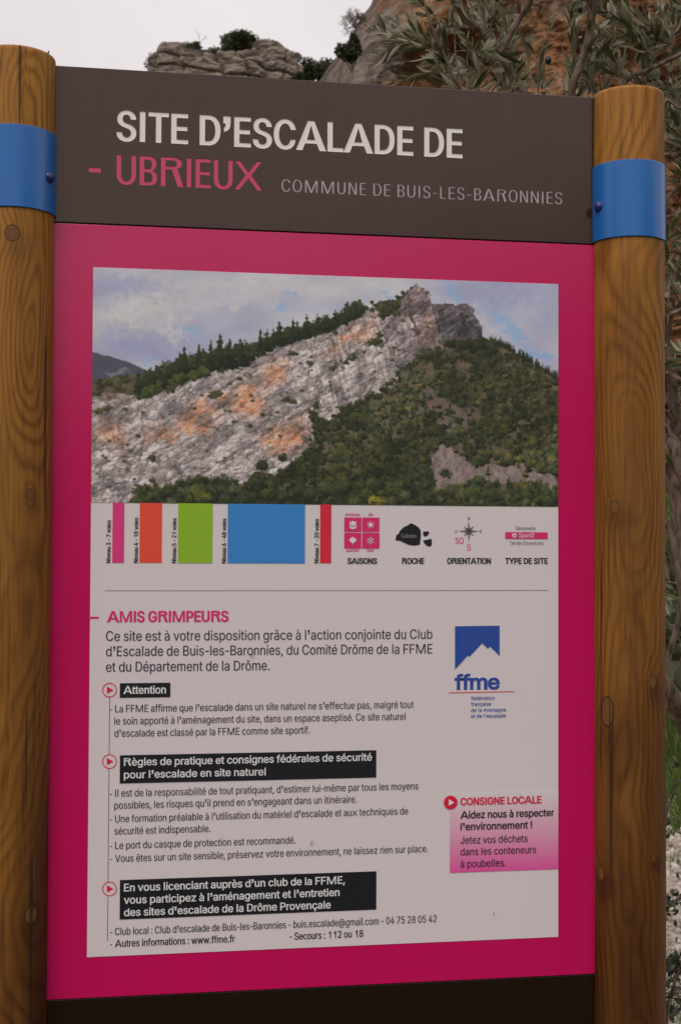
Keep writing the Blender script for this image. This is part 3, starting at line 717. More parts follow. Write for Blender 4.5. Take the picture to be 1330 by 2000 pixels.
CAPH = prepare("ABCDEFGHIJKLMNOPQRSTUVWXYZabcdefghijklmnopqrstuvwxyz0123456789éèêàâôç’'-.,:;!@")
def board_span(x0, yb, x1, cap):
    X0, Z0 = B(x0, yb); _, Zc = B(x0, yb-cap); yy = yb
    for k in range(4):
        X1, Z1 = B(x1, yy); yy += (Z1-Z0)*F/2.6
    return X0, Z0, X1-X0, Zc-Z0
def write_text(it, parent):
    if it.get('vert') is None:
        X0, Z0, w_, cap = board_span(it['x0'], it['yb'], it['x1'], it['cap']); f_ = lambda p: (X0+p[0], Z0+p[1])
    else:
        X0, Z0 = B(it['x0'], it['yb']); _, Z1 = B(it['x0'], it['vert']); Xc, _ = B(it['x0']-it['cap'], it['yb']); w_ = Z1-Z0; cap = X0-Xc; f_ = lambda p: (X0-p[1], Z0+p[0])
    V = []; Fc = []; y = -LY*it['layer'] if 'layer' in it else it['y']
    for g in lay(it['s'], w_, cap, it['stem'], it.get('sp', 0)):
        if not g: continue
        P, fill, _ = cdt(g); q = len(V); V += [(f_(p)[0], y, f_(p)[1]) for p in P]; Fc += [tuple(q+i for i in t_) for t_ in fill]
    me = bpy.data.meshes.new(it['name']); me.from_pydata(V, [], Fc); me.update()
    return place(it['name'], me, parent, [it['mat']])

DEEP = .0011; LY = .0007
def make_header():
    loops = []; floors = []
    for it in head_items:
        X0, Z0, w_, cap = board_span(it['x0'], it['yb'], it['x1'], it['cap'])
        for g in lay(it['s'], w_, cap, it['stem'], it.get('sp', 0)):
            for l in g: loops.append([(X0+p[0], Z0+p[1]) for p in l]); floors.append(it['name'])
    xa, zb = B(174, 326.5); xb, za = B(197.5, 337); loops.append([(xa, za), (xb, za), (xb, zb), (xa, zb)])
    e = .0010; x0, x1, z0, z1 = e, W-e, ZH+.0012+e, ZT-e
    P, fill, rest = cdt(loops, [(x0, z0), (x1, z0), (x1, z1), (x0, z1)])
    _, zc1 = B(550, 340); xm, _ = B(535, 350); _, zc2 = B(400, 312)
    def mi(f):
        cx, cz = sum(P[i][0] for i in f)/3, sum(P[i][1] for i in f)/3
        zt_line = B(228, 292)[1]
        return 1 if cz > zt_line-0.0 else (3 if cx > xm else 2)
    n = len(P); V = [(p[0], 0, p[1]) for p in P]+[(p[0], DEEP, p[1]) for p in P]; Fc = []; M_ = []
    ec = {}
    for f in rest: Fc.append(tuple(f)); M_.append(0)
    for f in fill: Fc.append(tuple(n+i for i in f)); M_.append(mi(f))
    for f in fill:
        for a, b in ((f[0], f[1]), (f[1], f[2]), (f[2], f[0])): ec[(a, b)] = f
    for (a, b), f in ec.items():
        if (b, a) not in ec: Fc.append((a, b, n+b, n+a)); M_.append(mi(f))
    # edges, back
    def key(p): return (round(p[0], 5), round(p[1], 5))
    q = len(V); idx = {key(p): i for i, p in enumerate(P)}
    c = [idx[key(p)] for p in ((x0, z0), (x1, z0), (x1, z1), (x0, z1))]
    o_ = [(0, z0-e), (W, z0-e), (W, z1+e), (0, z1+e)]
    V += [(x, e, z) for x, z in o_]+[(x, .012, z) for x, z in o_]
    for k in range(4):
        k2 = (k+1) % 4; Fc += [(c[k2], c[k], q+k, q+k2), (q+k2, q+k, q+4+k, q+4+k2)]; M_ += [0, 0]
    Fc.append((q+7, q+6, q+5, q+4)); M_.append(0)
    me = bpy.data.meshes.new('header_panel'); me.from_pydata(V, [], Fc); me.update(); me.polygons.foreach_set('material_index', M_)
    return place('header_panel', me, sign, [brown, white_letter, pink_letter, grey_letter])
header = make_header()
for it in head_items: it['mat'] = it['m']; it['y'] = DEEP-.0002; write_text(it, header)
x0_, z1_ = B(174, 326.5); x1_, z0_ = B(197.5, 337)
mesh('dash', [(x0_, DEEP-.0002, z0_), (x1_, DEEP-.0002, z0_), (x1_, DEEP-.0002, z1_), (x0_, DEEP-.0002, z1_)], [(0, 1, 2, 3)], pink_letter, header)

main = box('main_panel', 0, W, 0.0, .012, ZP, ZH-.0012, pink, sign, .0008)
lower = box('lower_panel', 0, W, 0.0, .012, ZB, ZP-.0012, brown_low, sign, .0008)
box('backing_rail', -.01, W+.01, .013, .035, ZH-.03, ZH+.03, steel, sign, .002)
box('backing_rail', -.01, W+.01, .013, .035, ZP-.03, ZP+.03, steel, sign, .002)

# posts of turned wood: growth rings carried as an attribute, knots where the photograph shows them
def ray_cyl(px, py, cx):
    d = (FW + (px-665)/F*RT + (1000-py)/F*UP); ox, oy = CX-cx, CY
    a = d.x**2+d.y**2; b = 2*(ox*d.x+oy*d.y); c = ox*ox+oy*oy-PR*PR; q = b*b-4*a*c
    t_ = (-b-math.sqrt(max(q, 0)))/(2*a); p = CAM+d*t_
    return math.atan2(p.y, p.x-cx), p.z
wood = mat('treated_pine', (.3, .15, .04), .62, .3)
t, N, L, b_ = nodes(wood)
at = t.nodes.new('ShaderNodeAttribute'); at.attribute_name = 'grain'; sp_ = t.nodes.new('ShaderNodeSeparateXYZ'); L.new(at.outputs['Vector'], sp_.inputs[0])
ph, kn, darken = sp_.outputs[0], sp_.outputs[1], sp_.outputs[2]
vf = mapping(t, (170, 170, 7)); fine = noisetex(t, 1, 6, .65, vf, .3)
vb = mapping(t, (9, 9, 2.0)); blot = noisetex(t, 1, 4, .6, vb, .5)
si = math_(t, 'SINE', math_(t, 'ADD', ph, math_(t, 'MULTIPLY', fine.outputs[0], 1.2)))
rg = ramp(t, [(0, (.47, .215, .034)), (.45, (.43, .19, .028)), (.8, (.35, .146, .02)), (1, (.265, .105, .014))])
L.new(math_(t, 'MULTIPLY_ADD', si, .5, .5), rg.inputs[0])
rb = ramp(t, [(.3, (.62, .55, .45)), (.55, (1, 1, 1)), (.75, (1.15, 1.08, 1.0))]); L.new(blot.outputs[0], rb.inputs[0])
vm = mapping(t, (14, 14, 3)); msk = noisetex(t, 1, 3, .5, vm, .2); mr_ = ramp(t, [(.35, (.15, .15, .15)), (.65, (1, 1, 1))]); L.new(msk.outputs[0], mr_.inputs[0])
c = mixrgb(t, mr_.outputs[0], (.405, .182, .031), rg.outputs[0])
c = mixrgb(t, .8, c, rb.outputs[0], 'MULTIPLY')
rf = ramp(t, [(.32, (.42, .36, .30)), (.52, (1, 1, 1)), (.7, (1.12, 1.1, 1.06))]); L.new(fine.outputs[0], rf.inputs[0]); c = mixrgb(t, .6, c, rf.outputs[0], 'MULTIPLY')
c = mixrgb(t, darken, c, mixrgb(t, 1.0, c, (.20, .14, .08), 'MULTIPLY'))  # multiplies the wood down to a darker brown by the third channel
# knot: face, dark bark ring
kin = math_(t, 'LESS_THAN', kn, .86)
kring = ramp(t, [(.0, (.10, .045, .015)), (.15, (.19, .088, .028)), (.55, (.15, .068, .02)), (.84, (.19, .09, .028))]); L.new(kn, kring.inputs[0])
c = mixrgb(t, kin, c, kring.outputs[0])
rim = ramp(t, [(.0, (0, 0, 0)), (.80, (0, 0, 0)), (.9, (1, 1, 1)), (.99, (1, 1, 1)), (1, (0, 0, 0))]); L.new(kn, rim.inputs[0])
c = mixrgb(t, math_(t, 'MULTIPLY', rim.outputs[0], .8), c, (.02, .009, .004))
# drying cracks and resin stains
vcr = mapping(t, (60, 60, 1.3)); crn = noisetex(t, 1, 2, .4, vcr, .1)
crk = ramp(t, [(.0, (1, 1, 1)), (.30, (1, 1, 1)), (.33, (0, 0, 0)), (1, (0, 0, 0))]); L.new(crn.outputs[0], crk.inputs[0])
c = mixrgb(t, math_(t, 'MULTIPLY', crk.outputs[0], .8), c, (.03, .014, .006))
L.new(c, b_.inputs['Base Color'])
hh_ = math_(t, 'SUBTRACT', math_(t, 'ADD', math_(t, 'MULTIPLY', si, .12), math_(t, 'MULTIPLY', fine.outputs[0], .8)), math_(t, 'MULTIPLY', crk.outputs[0], 1.2))
bump(t, hh_, b_, .5, .0012)

def make_post(cx, ztop, knots, seed, splits):
    na, nz2 = 132, 760
    th = np.linspace(-math.pi, math.pi, na, endpoint=False)+math.pi/2*0
    zz = np.concatenate([[-.3, 0.1, .25], np.linspace(.38, ztop-.006, nz2)])
    rim_r = [(PR, None)]
    A, Z = np.meshgrid(th, zz, indexing='xy')
    R = np.full_like(A, PR)
    # small flats and hollows of the turned wood
    R = R + .0007*fbm(np.cos(A)*2+seed, np.sin(A)*2, Z*2.5, 3, seed)
    for (ta, tz, w_) in splits:             # long drying splits: real grooves
        zc, hl = tz; wob = .012*np.sin(Z*9+seed)
        da = (A-ta-wob+math.pi) % (2*math.pi)-math.pi
        m_ = np.clip(1-((Z-zc)/hl)**4, 0, 1); R = R - .0035*m_*np.exp(-(da/w_)**2)
    X = cx+R*np.cos(A); Y = R*np.sin(A)
    V = [np.stack([X.ravel(), Y.ravel(), Z.ravel()], 1)]
    # rounded arris and top face
    nzt = len(zz); rows = nzt
    for rr, dz in ((PR-.0008, .003), (PR-.0025, .0052), (PR-.005, .006), (PR*.6, .0066), (PR*.2, .007)):
        V.append(np.stack([cx+rr*np.cos(th), rr*np.sin(th), np.full(na, ztop-.006+dz)], 1)); rows += 1
    V = np.concatenate(V)
    i, j = np.meshgrid(np.arange(rows-1), np.arange(na), indexing='ij'); j2 = (j+1) % na
    Fc = np.stack([i*na+j, i*na+j2, (i+1)*na+j2, (i+1)*na+j], -1).reshape(-1, 4).tolist()
    Fc.append([(rows-1)*na+k for k in range(na)])
    o = mesh('post', V, Fc, wood, sign, True)
    x, y, z = V[:, 0]-cx, V[:, 1], V[:, 2]
    an = np.arctan2(y, x)
    # the pith wanders, so the rings surface as long arches
    ox = .022*np.sin(z*2.3+seed)+.022*fbm(z*2.1, seed*1.0, 0, 2, seed); oy = -.022+.045*fbm(z*2.6+5, seed*2.0, 0, 3, seed+3)+.012*np.sin(z*5.1+seed)
    R_ = np.hypot(x-ox, y-oy)
    w1 = .006*fbm(x*11, y*11, z*4.5, 4, seed+9)
    ph_ = (R_+w1)*2*math.pi/.0064
    kd = np.full(len(V), 3.0)
    darken_ = np.clip((2.45-z)/1.75, 0, 1)*.97*(1+.5*fbm(x*12, y*12, z*1.5, 3, seed+14))  # wood colour goes darker from the top towards the foot, unevenly
    for (px, py, rx, rz) in knots:
        ka, kz = ray_cyl(px, py, cx); k_ = 2.6/F
        da = (an-ka+math.pi) % (2*math.pi)-math.pi; ax_ = da*PR; dz = z-kz
        d_ = np.hypot(ax_/(rx*k_), dz/(rz*k_)); kd = np.minimum(kd, d_)
        ph_ = ph_ + 9.0*np.exp(-(ax_/(rx*k_*1.9))**2-(dz/(rz*k_*3.0))**2)
        darken_ = darken_ + .28*np.exp(-((ax_-.008)/(rx*k_*2.4))**2-((dz+rz*k_*1.6)/(rz*k_*2.0))**2)
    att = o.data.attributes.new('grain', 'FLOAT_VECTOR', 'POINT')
    att.data.foreach_set('vector', np.stack([ph_, np.clip(kd, 0, 3), np.clip(darken_, 0, 1)], 1).ravel())
    return o
LCX, RCX = -PR+.001, W+PR-.001
def z_top(px, py, cx): return ray_cyl(px, py, cx)[1]
ztL = z_top(38, 86, LCX); ztR = z_top(1240, 164, RCX); print('post tops', ztL, ztR)
zt = (ztL+ztR)/2
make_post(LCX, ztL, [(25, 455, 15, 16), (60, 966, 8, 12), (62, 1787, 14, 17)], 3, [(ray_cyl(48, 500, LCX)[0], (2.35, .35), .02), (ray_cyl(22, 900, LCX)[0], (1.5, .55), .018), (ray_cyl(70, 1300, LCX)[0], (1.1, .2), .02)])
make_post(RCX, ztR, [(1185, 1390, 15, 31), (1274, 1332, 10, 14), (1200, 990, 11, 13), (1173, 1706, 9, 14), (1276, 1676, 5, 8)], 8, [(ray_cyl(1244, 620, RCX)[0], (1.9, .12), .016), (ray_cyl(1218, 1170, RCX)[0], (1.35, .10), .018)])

# blue metal collars
blue = mat('blue_enamel', (.010, .150, .50), .14, .6, .0)
t, N, L, b_ = nodes(blue); n = noisetex(t, 25, 4, .6, mapping(t)); n5 = noisetex(t, 1, 5, .6, mapping(t, (45, 45, 3)), .3); r5 = ramp(t, [(.5, (0, 0, 0)), (.8, (1, 1, 1))]); L.new(n5.outputs[0], r5.inputs[0]); L.new(mixrgb(t, math_(t, 'MULTIPLY', r5.outputs[0], .16), (.010, .150, .50), (.12, .13, .15)), b_.inputs['Base Color']); mr = t.nodes.new('ShaderNodeMapRange'); L.new(n.outputs[0], mr.inputs[0]); mr.inputs[3].default_value = .16; mr.inputs[4].default_value = .26; L.new(mr.outputs[0], b_.inputs['Roughness'])
bolt_blue = mat('dark_blue_bolt', (.025, .035, .17), .35, .5)
def collar(cx, z0, z1, sgn, bolt_px):
    na = 96; V = []; Fc = []
    prof = [(BR-.003, z0), (BR-.0006, z0), (BR, z0+.0008), (BR, z1-.0008), (BR-.0006, z1), (BR-.003, z1)]
    # a strap open at the board: starts in front of the panel and runs round the outside
    a0 = math.radians(176) if sgn > 0 else math.radians(4)
    span = math.radians(352-172) if False else math.radians(356)
    for i in range(na+1):
        a = a0+(-1 if sgn < 0 else 1)*span*i/na
        for r, z in prof: V.append((cx+r*math.cos(a), r*math.sin(a), z))
    k = len(prof)
    for i in range(na):
        for j in range(k):
            j2 = (j+1) % k; Fc.append((i*k+j, i*k+j2, (i+1)*k+j2, (i+1)*k+j) if sgn < 0 else (i*k+j, (i+1)*k+j, (i+1)*k+j2, i*k+j2))
    Fc.append(tuple(range(k))); Fc.append(tuple(na*k+q for q in range(k)))
    o = mesh('collar', V, Fc, blue, sign, True)
    try: o.data.set_sharp_from_angle(angle=.6)
    except Exception: pass
    ka, kz = ray_cyl(*bolt_px, cx)
    import bmesh
    bm = bmesh.new(); bmesh.ops.create_uvsphere(bm, u_segments=20, v_segments=12, radius=1)
    nrm = Vector((math.cos(ka), math.sin(ka), 0)); R = nrm.to_track_quat('Z', 'Y').to_matrix(); P = Vector((cx, 0, kz))+nrm*(BR-.001)
    for v_ in bm.verts: v_.co = R @ Vector((v_.co.x*.0108, v_.co.y*.0108, v_.co.z*.0095)) + P
    me = bpy.data.meshes.new('bolt_head'); bm.to_mesh(me); bm.free(); me.polygons.foreach_set('use_smooth', [True]*len(me.polygons)); place('bolt_head', me, o, [bolt_blue])
zl1, zl0 = ray_cyl(38, 243, LCX)[1], ray_cyl(38, 404, LCX)[1]
zr1, zr0 = ray_cyl(1240, 311, RCX)[1], ray_cyl(1240, 461, RCX)[1]
print('collars', zl0, zl1, zr0, zr1)
collar(LCX, zl0, zl1, -1, (95, 347)); collar(RCX, zr0, zr1, 1, (1171, 404))

# ---------------------------------------------------------------- the printed sheet
LY = .0007
sx0, sz1 = B(178, 522); sx1 = .9842; sx0 = .0735; SZ1, SZM, SZB = 2.0253, 1.5811, .7338
sheet = box('information_sheet', sx0, sx1, -LY, .0, SZB, SZ1, sheet_white, sign)

def flat(name, pts, m, parent=None, layer=2):       # pts in photograph pixels, printed on the sheet
    V = [(B(*p)[0], -LY*layer, B(*p)[1]) for p in pts]
    a = sum(V[i][0]*V[(i+1) % len(V)][2]-V[(i+1) % len(V)][0]*V[i][2] for i in range(len(V)))
    me = bpy.data.meshes.new(name)
    if a < 0: V = V[::-1]
    me.from_pydata(V, [], [tuple(range(len(V)))]); me.update()
    return place(name, me, parent or sheet, [m])
def multi(name, polys, m, parent=None, layer=2):
    V = []; Fc = []
    for pts in polys:
        q = [(B(*p)[0], -LY*layer, B(*p)[1]) for p in pts]
        a = sum(q[i][0]*q[(i+1) % len(q)][2]-q[(i+1) % len(q)][0]*q[i][2] for i in range(len(q)))
        if a < 0: q = q[::-1]
        Fc.append(tuple(range(len(V), len(V)+len(q)))); V += q
    me = bpy.data.meshes.new(name); me.from_pydata(V, [], Fc); me.update(); return place(name, me, parent or sheet, [m])
def rect(name, x0, y0, x1, y1, m, parent=None, layer=2):   # upright on the board: corners top left and bottom right
    X0, Z1 = B(x0, y0); X1, Z0 = B(x1, y1)
    me = bpy.data.meshes.new(name); y = -LY*layer
    me.from_pydata([(X0, y, Z0), (X1, y, Z0), (X1, y, Z1), (X0, y, Z1)], [], [(0, 1, 2, 3)]); me.update(); return place(name, me, parent or sheet, [m])
def ring(cx, cy, r0, r1, n=36):
    P = []
    for k in range(n):
        a, b = 2*math.pi*k/n, 2*math.pi*(k+1)/n
        P.append([(cx+r1*math.cos(a), cy+r1*math.sin(a)), (cx+r1*math.cos(b), cy+r1*math.sin(b)), (cx+r0*math.cos(b), cy+r0*math.sin(b)), (cx+r0*math.cos(a), cy+r0*math.sin(a))])
    return P
def disc(cx, cy, r, n=36): return [(cx+r*math.cos(2*math.pi*k/n), cy+r*math.sin(2*math.pi*k/n)) for k in range(n)]
def inkm(name, c): 
    m = mat(name, ink(c), .45, .4); return m
I_dark = inkm('ink_slate', (45, 40, 50)); I_black = inkm('ink_black', (22, 20, 26)); I_pink = inkm('ink_pink', (180, 35, 85)); I_red = inkm('ink_red', (180, 22, 50))
I_grey = inkm('ink_grey', (95, 88, 92)); I_white = inkm('ink_white', (186, 176, 176)); I_blue = inkm('ink_blue', (36, 60, 125)); I_lgrey = inkm('ink_light_grey', (120, 112, 112))

# level bars
for x0, x1, y1, c in ((219.8, 242.6, 1099, (182, 45, 100)), (272.8, 316.2, 1099, (192, 62, 42)), (347.7, 414.8, 1099.7, (118, 145, 30)), (444.5, 595.3, 1100, (48, 105, 162)), (624.8, 646.5, 1100, (178, 32, 48))):
    xa, za = B(x0, y1); xb, _ = B(x1, y1)
    me = bpy.data.meshes.new('level_bar'); y = -LY*2
    me.from_pydata([(xa, y, za), (xb, y, za), (xb, y, SZM), (xa, y, SZM)], [], [(0, 1, 2, 3)]); me.update()
    place('level_bar', me, sheet, [inkm('ink_bar', c)])
for s, x, yb, yt in (('Niveau 3 - 7 voies', 216.6, 1099.5, 1016), ('Niveau 4 - 18 voies', 270.2, 1099.5, 1010.6), ('Niveau 5 - 21 voies', 344.5, 1099.7, 1011.7), ('Niveau 6 - 48 voies', 441.8, 1100, 1012.4), ('Niveau 7 - 20 voies', 622.4, 1100, 1013)):
    T(s, x, yb, None, 8.6, .022, I_black, 'level_lettering', vert=yt)
# seasons
C6 = lambda l: [(630+x/2.83, 970+y/2.83) for x, y in l]
for a, b in (((119, 115), (214, 195)), ((218, 115), (313, 195)), ((119, 199.5), (213, 287)), ((218, 199.5), (313, 287))):
    (xa, ya), (xb, yb) = C6([a, b]); rect('season_square', xa, ya, xb, yb, I_pink)
multi('tulip_icon', [C6(p) for p in ([(148, 135), (157, 142), (167, 132), (177, 142), (186, 135), (184, 152), (175, 160), (159, 160), (150, 152)], [(165, 158), (169, 158), (169, 180), (165, 180)], [(145, 158), (153, 160), (165, 172), (166, 180), (154, 177)], [(189, 158), (181, 160), (169, 172), (168, 180), (180, 177)])], I_white, layer=3)
sun_p = [C6(disc(264, 156, 11, 20))]
for k in range(8):
    a = k*math.pi/4; ca, sa = math.cos(a), math.sin(a)
    sun_p.append(C6([(264+ca*14-sa*1.8, 156+sa*14+ca*1.8), (264+ca*21-sa*1.3, 156+sa*21+ca*1.3), (264+ca*21+sa*1.3, 156+sa*21-ca*1.3), (264+ca*14+sa*1.8, 156+sa*14-ca*1.8)]))
multi('sun_icon', sun_p, I_white, layer=3)
multi('maple_leaf_icon', [C6(p) for p in ([(166, 219), (171, 229), (178, 225), (177, 235), (188, 233), (184, 243), (176, 253), (168, 258), (164, 258), (156, 253), (148, 243), (144, 233), (155, 235), (154, 225), (161, 229)], [(165, 257), (167, 257), (168, 268), (165, 268)])], I_white, layer=3)
sn = []
for k in range(6):
    a = math.pi/2+k*math.pi/3; ca, sa = math.cos(a), math.sin(a)
    def q_(r, s_): return (264+ca*r-sa*s_, 243+sa*r+ca*s_)
    sn.append(C6([q_(0, -1.4), q_(21, -1.4), q_(21, 1.4), q_(0, 1.4)]))
    for s_ in (-1, 1): sn.append(C6([q_(10, 0), q_(12.5, 0), q_(18, 7*s_), q_(15.5, 7*s_)]))
multi('snowflake_icon', sn, I_white, layer=3)
T('printemps', 674.5, 1007.6, 703, 6.0, .01, I_pink, 'icon_lettering'); T('été', 719.4, 1007.8, 728, 6.0, .01, I_pink, 'icon_lettering')
T('automne', 676, 1077.4, 700.7, 6.0, .01, I_pink, 'icon_lettering'); T('hiver', 716.6, 1077.4, 730.4, 6.0, .01, I_pink, 'icon_lettering')
for s, a, b in (('SAISONS', 678.4, 736), ('ROCHE', 784.8, 828.2), ('ORIENTATION', 872.4, 958), ('TYPE DE SITE', 985.8, 1069)): T(s, a, 1101.3, b, 11.8, .028, I_black, 'caption_lettering')
rock_poly = [(402, 242), (405, 215), (420, 205), (425, 190), (445, 170), (470, 158), (488, 146), (510, 157), (530, 170), (540, 185), (542, 215), (536, 265), (510, 270), (480, 268), (450, 255), (425, 243)]
multi('rock_icon', [C6(rock_poly), C6([(553, 194), (580, 191), (588, 196), (583, 210), (568, 222), (556, 215)]), C6([(553, 243), (575, 238), (600, 232), (603, 260), (597, 274), (580, 274), (565, 262)])], I_black)
T('Calcaire', 783, 1050.3, 813, 7.6, .0, I_lgrey, 'icon_lettering', layer=3)
star = []
for k in range(8):
    a = k*math.pi/4; R0 = 58 if k % 2 == 0 else 40; ca, sa = math.cos(a), math.sin(a); ww = 10
    star.append(C6([(806+ca*R0, 191+sa*R0), (806+math.cos(a+math.pi/8*1.5)*13, 191+math.sin(a+math.pi/8*1.5)*13), (806, 191), (806+math.cos(a-math.pi/8*1.5)*13, 191+math.sin(a-math.pi/8*1.5)*13)]))
multi('compass_rose', star, I_grey)
T('N', 912.6, 1015.6, 917, 6.4, .02, I_grey, 'icon_lettering'); T('O', 888, 1040.8, 892.4, 6.0, .01, I_grey, 'icon_lettering'); T('E', 936.4, 1040.6, 940.4, 6.0, .02, I_grey, 'icon_lettering')
T('SO', 888.4, 1061.8, 905, 12, .0, I_pink, 'icon_lettering'); T('S', 911, 1074.8, 919, 12, .0, I_pink, 'icon_lettering')
T('Découverte', 1006.7, 1035, 1044.8, 7.2, .0, I_grey, 'icon_lettering'); T('Terrain d’aventures', 994, 1064, 1060, 7.2, .0, I_grey, 'icon_lettering')
rect('type_bar', 985.8, 1039.2, 1068.6, 1052.8, I_pink)
flat('type_dot', C6(disc(1057, 215, 12.5, 28)), I_white, layer=3); flat('type_arrow', C6([(1053, 208), (1064, 215), (1053, 222)]), I_pink, layer=4)
T('Sportif', 1012.3, 1049.9, 1042, 8.8, .0, I_white, 'icon_lettering', layer=3)
# dotted rule
Xa, Za = B(206, 1153.7); Xb, _ = B(1070, 1151); V = []; Fc = []; n = 330
for k in range(n):
    x = Xa+(Xb-Xa)*k/n; w_ = (Xb-Xa)/n*.62; q = len(V); V += [(x, -LY*2, Za-.0006), (x+w_, -LY*2, Za-.0006), (x+w_, -LY*2, Za+.0006), (x, -LY*2, Za+.0006)]; Fc.append((q, q+1, q+2, q+3))
mesh('dotted_rule', V, Fc, I_dark, sheet)
rect('heading_dash', 173.8, 1204.4, 194, 1208.2, I_pink)
T('AMIS GRIMPEURS', 209.6, 1215.3, 446.7, 22.0, .03, I_pink, 'heading_lettering')
for s, yb, x1 in (('Ce site est à votre disposition grâce à l’action conjointe du Club', 1251.6, 843.8), ('d’Escalade de Buis-les-Baronnies, du Comité Drôme de la FFME', 1281.4, 843.8), ('et du Département de la Drôme.', 1311.8, 526.5)):
    T(s, 207.6, yb, x1, 19.2, .002, I_dark, 'intro_lettering')
# vertical dotted line with three round markers
Xc, Zt_ = B(214.8, 1361); _, Zb_ = B(214.8, 1839); V = []; Fc = []; n = 150
gaps = [(B(214.7, 1487-14.5)[1], B(214.7, 1487+14.5)[1]), (B(214.7, 1735.6-14.5)[1], B(214.7, 1735.6+14.5)[1])]
for k in range(n):
    z = Zt_+(Zb_-Zt_)*k/n
    if any(b < z < a for a, b in gaps): continue
    q = len(V); V += [(Xc-.00055, -LY*2, z-.0012), (Xc+.00055, -LY*2, z-.0012), (Xc+.00055, -LY*2, z+.0012), (Xc-.00055, -LY*2, z+.0012)]; Fc.append((q, q+1, q+2, q+3))
mesh('dotted_line', V, Fc, I_dark, sheet)
for cy in (1347.6, 1487, 1735.6):
    multi('marker_ring', ring(214.6, cy, 12.6, 14.3), I_red); flat('marker_arrow', [(209.5, cy-7), (222.3, cy), (209.5, cy+7)], I_red)
rect('heading_box', 234.9, 1334.3, 333, 1361.4, I_black)
def hbox(x0, y0, x1, y1): rect('heading_box', x0, y0, x1, y1, I_black)
def hbox_l(x0, yt, yb, x1):        # measured down its left side, level on the board
    X0, Z1 = B(x0, yt); _, Z0 = B(x0, yb); yy = yt
    for _ in range(4): X1, z_ = B(x1, yy); yy += (z_-Z1)*F/2.6
    me = bpy.data.meshes.new('heading_box'); y = -LY*2
    me.from_pydata([(X0, y, Z0), (X1, y, Z0), (X1, y, Z1), (X0, y, Z1)], [], [(0, 1, 2, 3)]); me.update(); place('heading_box', me, sheet, [I_black])
hbox_l(234.9, 1475, 1530, 734.6); hbox_l(234.9, 1718.5, 1795.6, 734.8)
T('Attention', 241.6, 1355.3, 324.6, 15.6, .024, I_white, 'box_lettering', 3)
T('Règles de pratique et consignes fédérales de sécurité', 242.6, 1495.6, 726, 15.2, .024, I_white, 'box_lettering', 3)
T('pour l’escalade en site naturel', 242.6, 1520.3, 519, 15.2, .024, I_white, 'box_lettering', 3)
T('En vous licenciant auprès d’un club de la FFME,', 242.6, 1740.9, 673.2, 15.4, .024, I_white, 'box_lettering', 3)
T('vous participez à l’aménagement et l’entretien', 242.6, 1765, 662.9, 15.4, .024, I_white, 'box_lettering', 3)
T('des sites d’escalade de la Drôme Provençale', 242.6, 1789.2, 645.7, 15.4, .024, I_white, 'box_lettering', 3)
for s, x0, yb, x1 in (('La FFME affirme que l’escalade dans un site naturel ne s’effectue pas, malgré tout', 225.5, 1391, 807.6),
    ('le soin apporté à l’aménagement du site, dans un espace aseptisé. Ce site naturel', 224, 1415, 791.5),
    ('d’escalade est classé par la FFME comme site sportif.', 224, 1439, 604.8),
    ('Il est de la responsabilité de tout pratiquant, d’estimer lui-même par tous les moyens', 225.5, 1556, 816.4),
    ('possibles, les risques qu’il prend en s’engageant dans un itinéraire.', 224, 1579.6, 696.6),
    ('Une formation préalable à l’utilisation du matériel d’escalade et aux techniques de', 225.5, 1606, 796.7),
    ('sécurité est indispensable.', 224, 1629.8, 411.2),
    ('Le port du casque de protection est recommandé.', 225.5, 1657.8, 577.3),
    ('Vous êtes sur un site sensible, préservez votre environnement, ne laissez rien sur place.', 225.5, 1683.3, 835.6),
    ('Club local : Club d’escalade de Buis-les-Baronnies - buis.escalade@gmail.com - 04 75 28 05 42', 225, 1826, 852.2)):
    T(s, x0, yb, x1, 14.2, .0, I_dark)
T('Autres informations : www.ffme.fr', 225, 1849.4, 459, 14.0, .010, I_black); T('- Secours : 112 ou 18', 565.3, 1835.4, 709, 14.0, .010, I_black)
for yb in (1391, 1556, 1606, 1657.8, 1683.3, 1826, 1849.4): rect('list_dash', 215.6, yb-5.6, 219.8, yb-4.3, I_dark)
# federation emblem
flat('emblem_mountain', C6([(730, 716), (976, 713), (976, 880), (924, 828), (911, 840), (880, 810), (809, 885), (801, 878), (730, 955)]), I_blue)
T('ffme', 886.8, 1347.4, 975.2, 30.4, .045, I_blue, 'emblem_lettering', stem=.235, sp=-.03)
flat('emblem_line', C6([(698, 1081.5), (1056, 1074.5), (1056, 1078.5), (698, 1085.5)]), I_red)
for s, yb, x1 in (('fédération', 1367.3, 965), ('française', 1378.8, 958.2), ('de la montagne', 1390.6, 987.6), ("et de l'escalade", 1402, 987)): T(s, 919.2, yb, x1, 7.4, .034, I_blue, 'emblem_lettering', stem=.165, sp=.03)
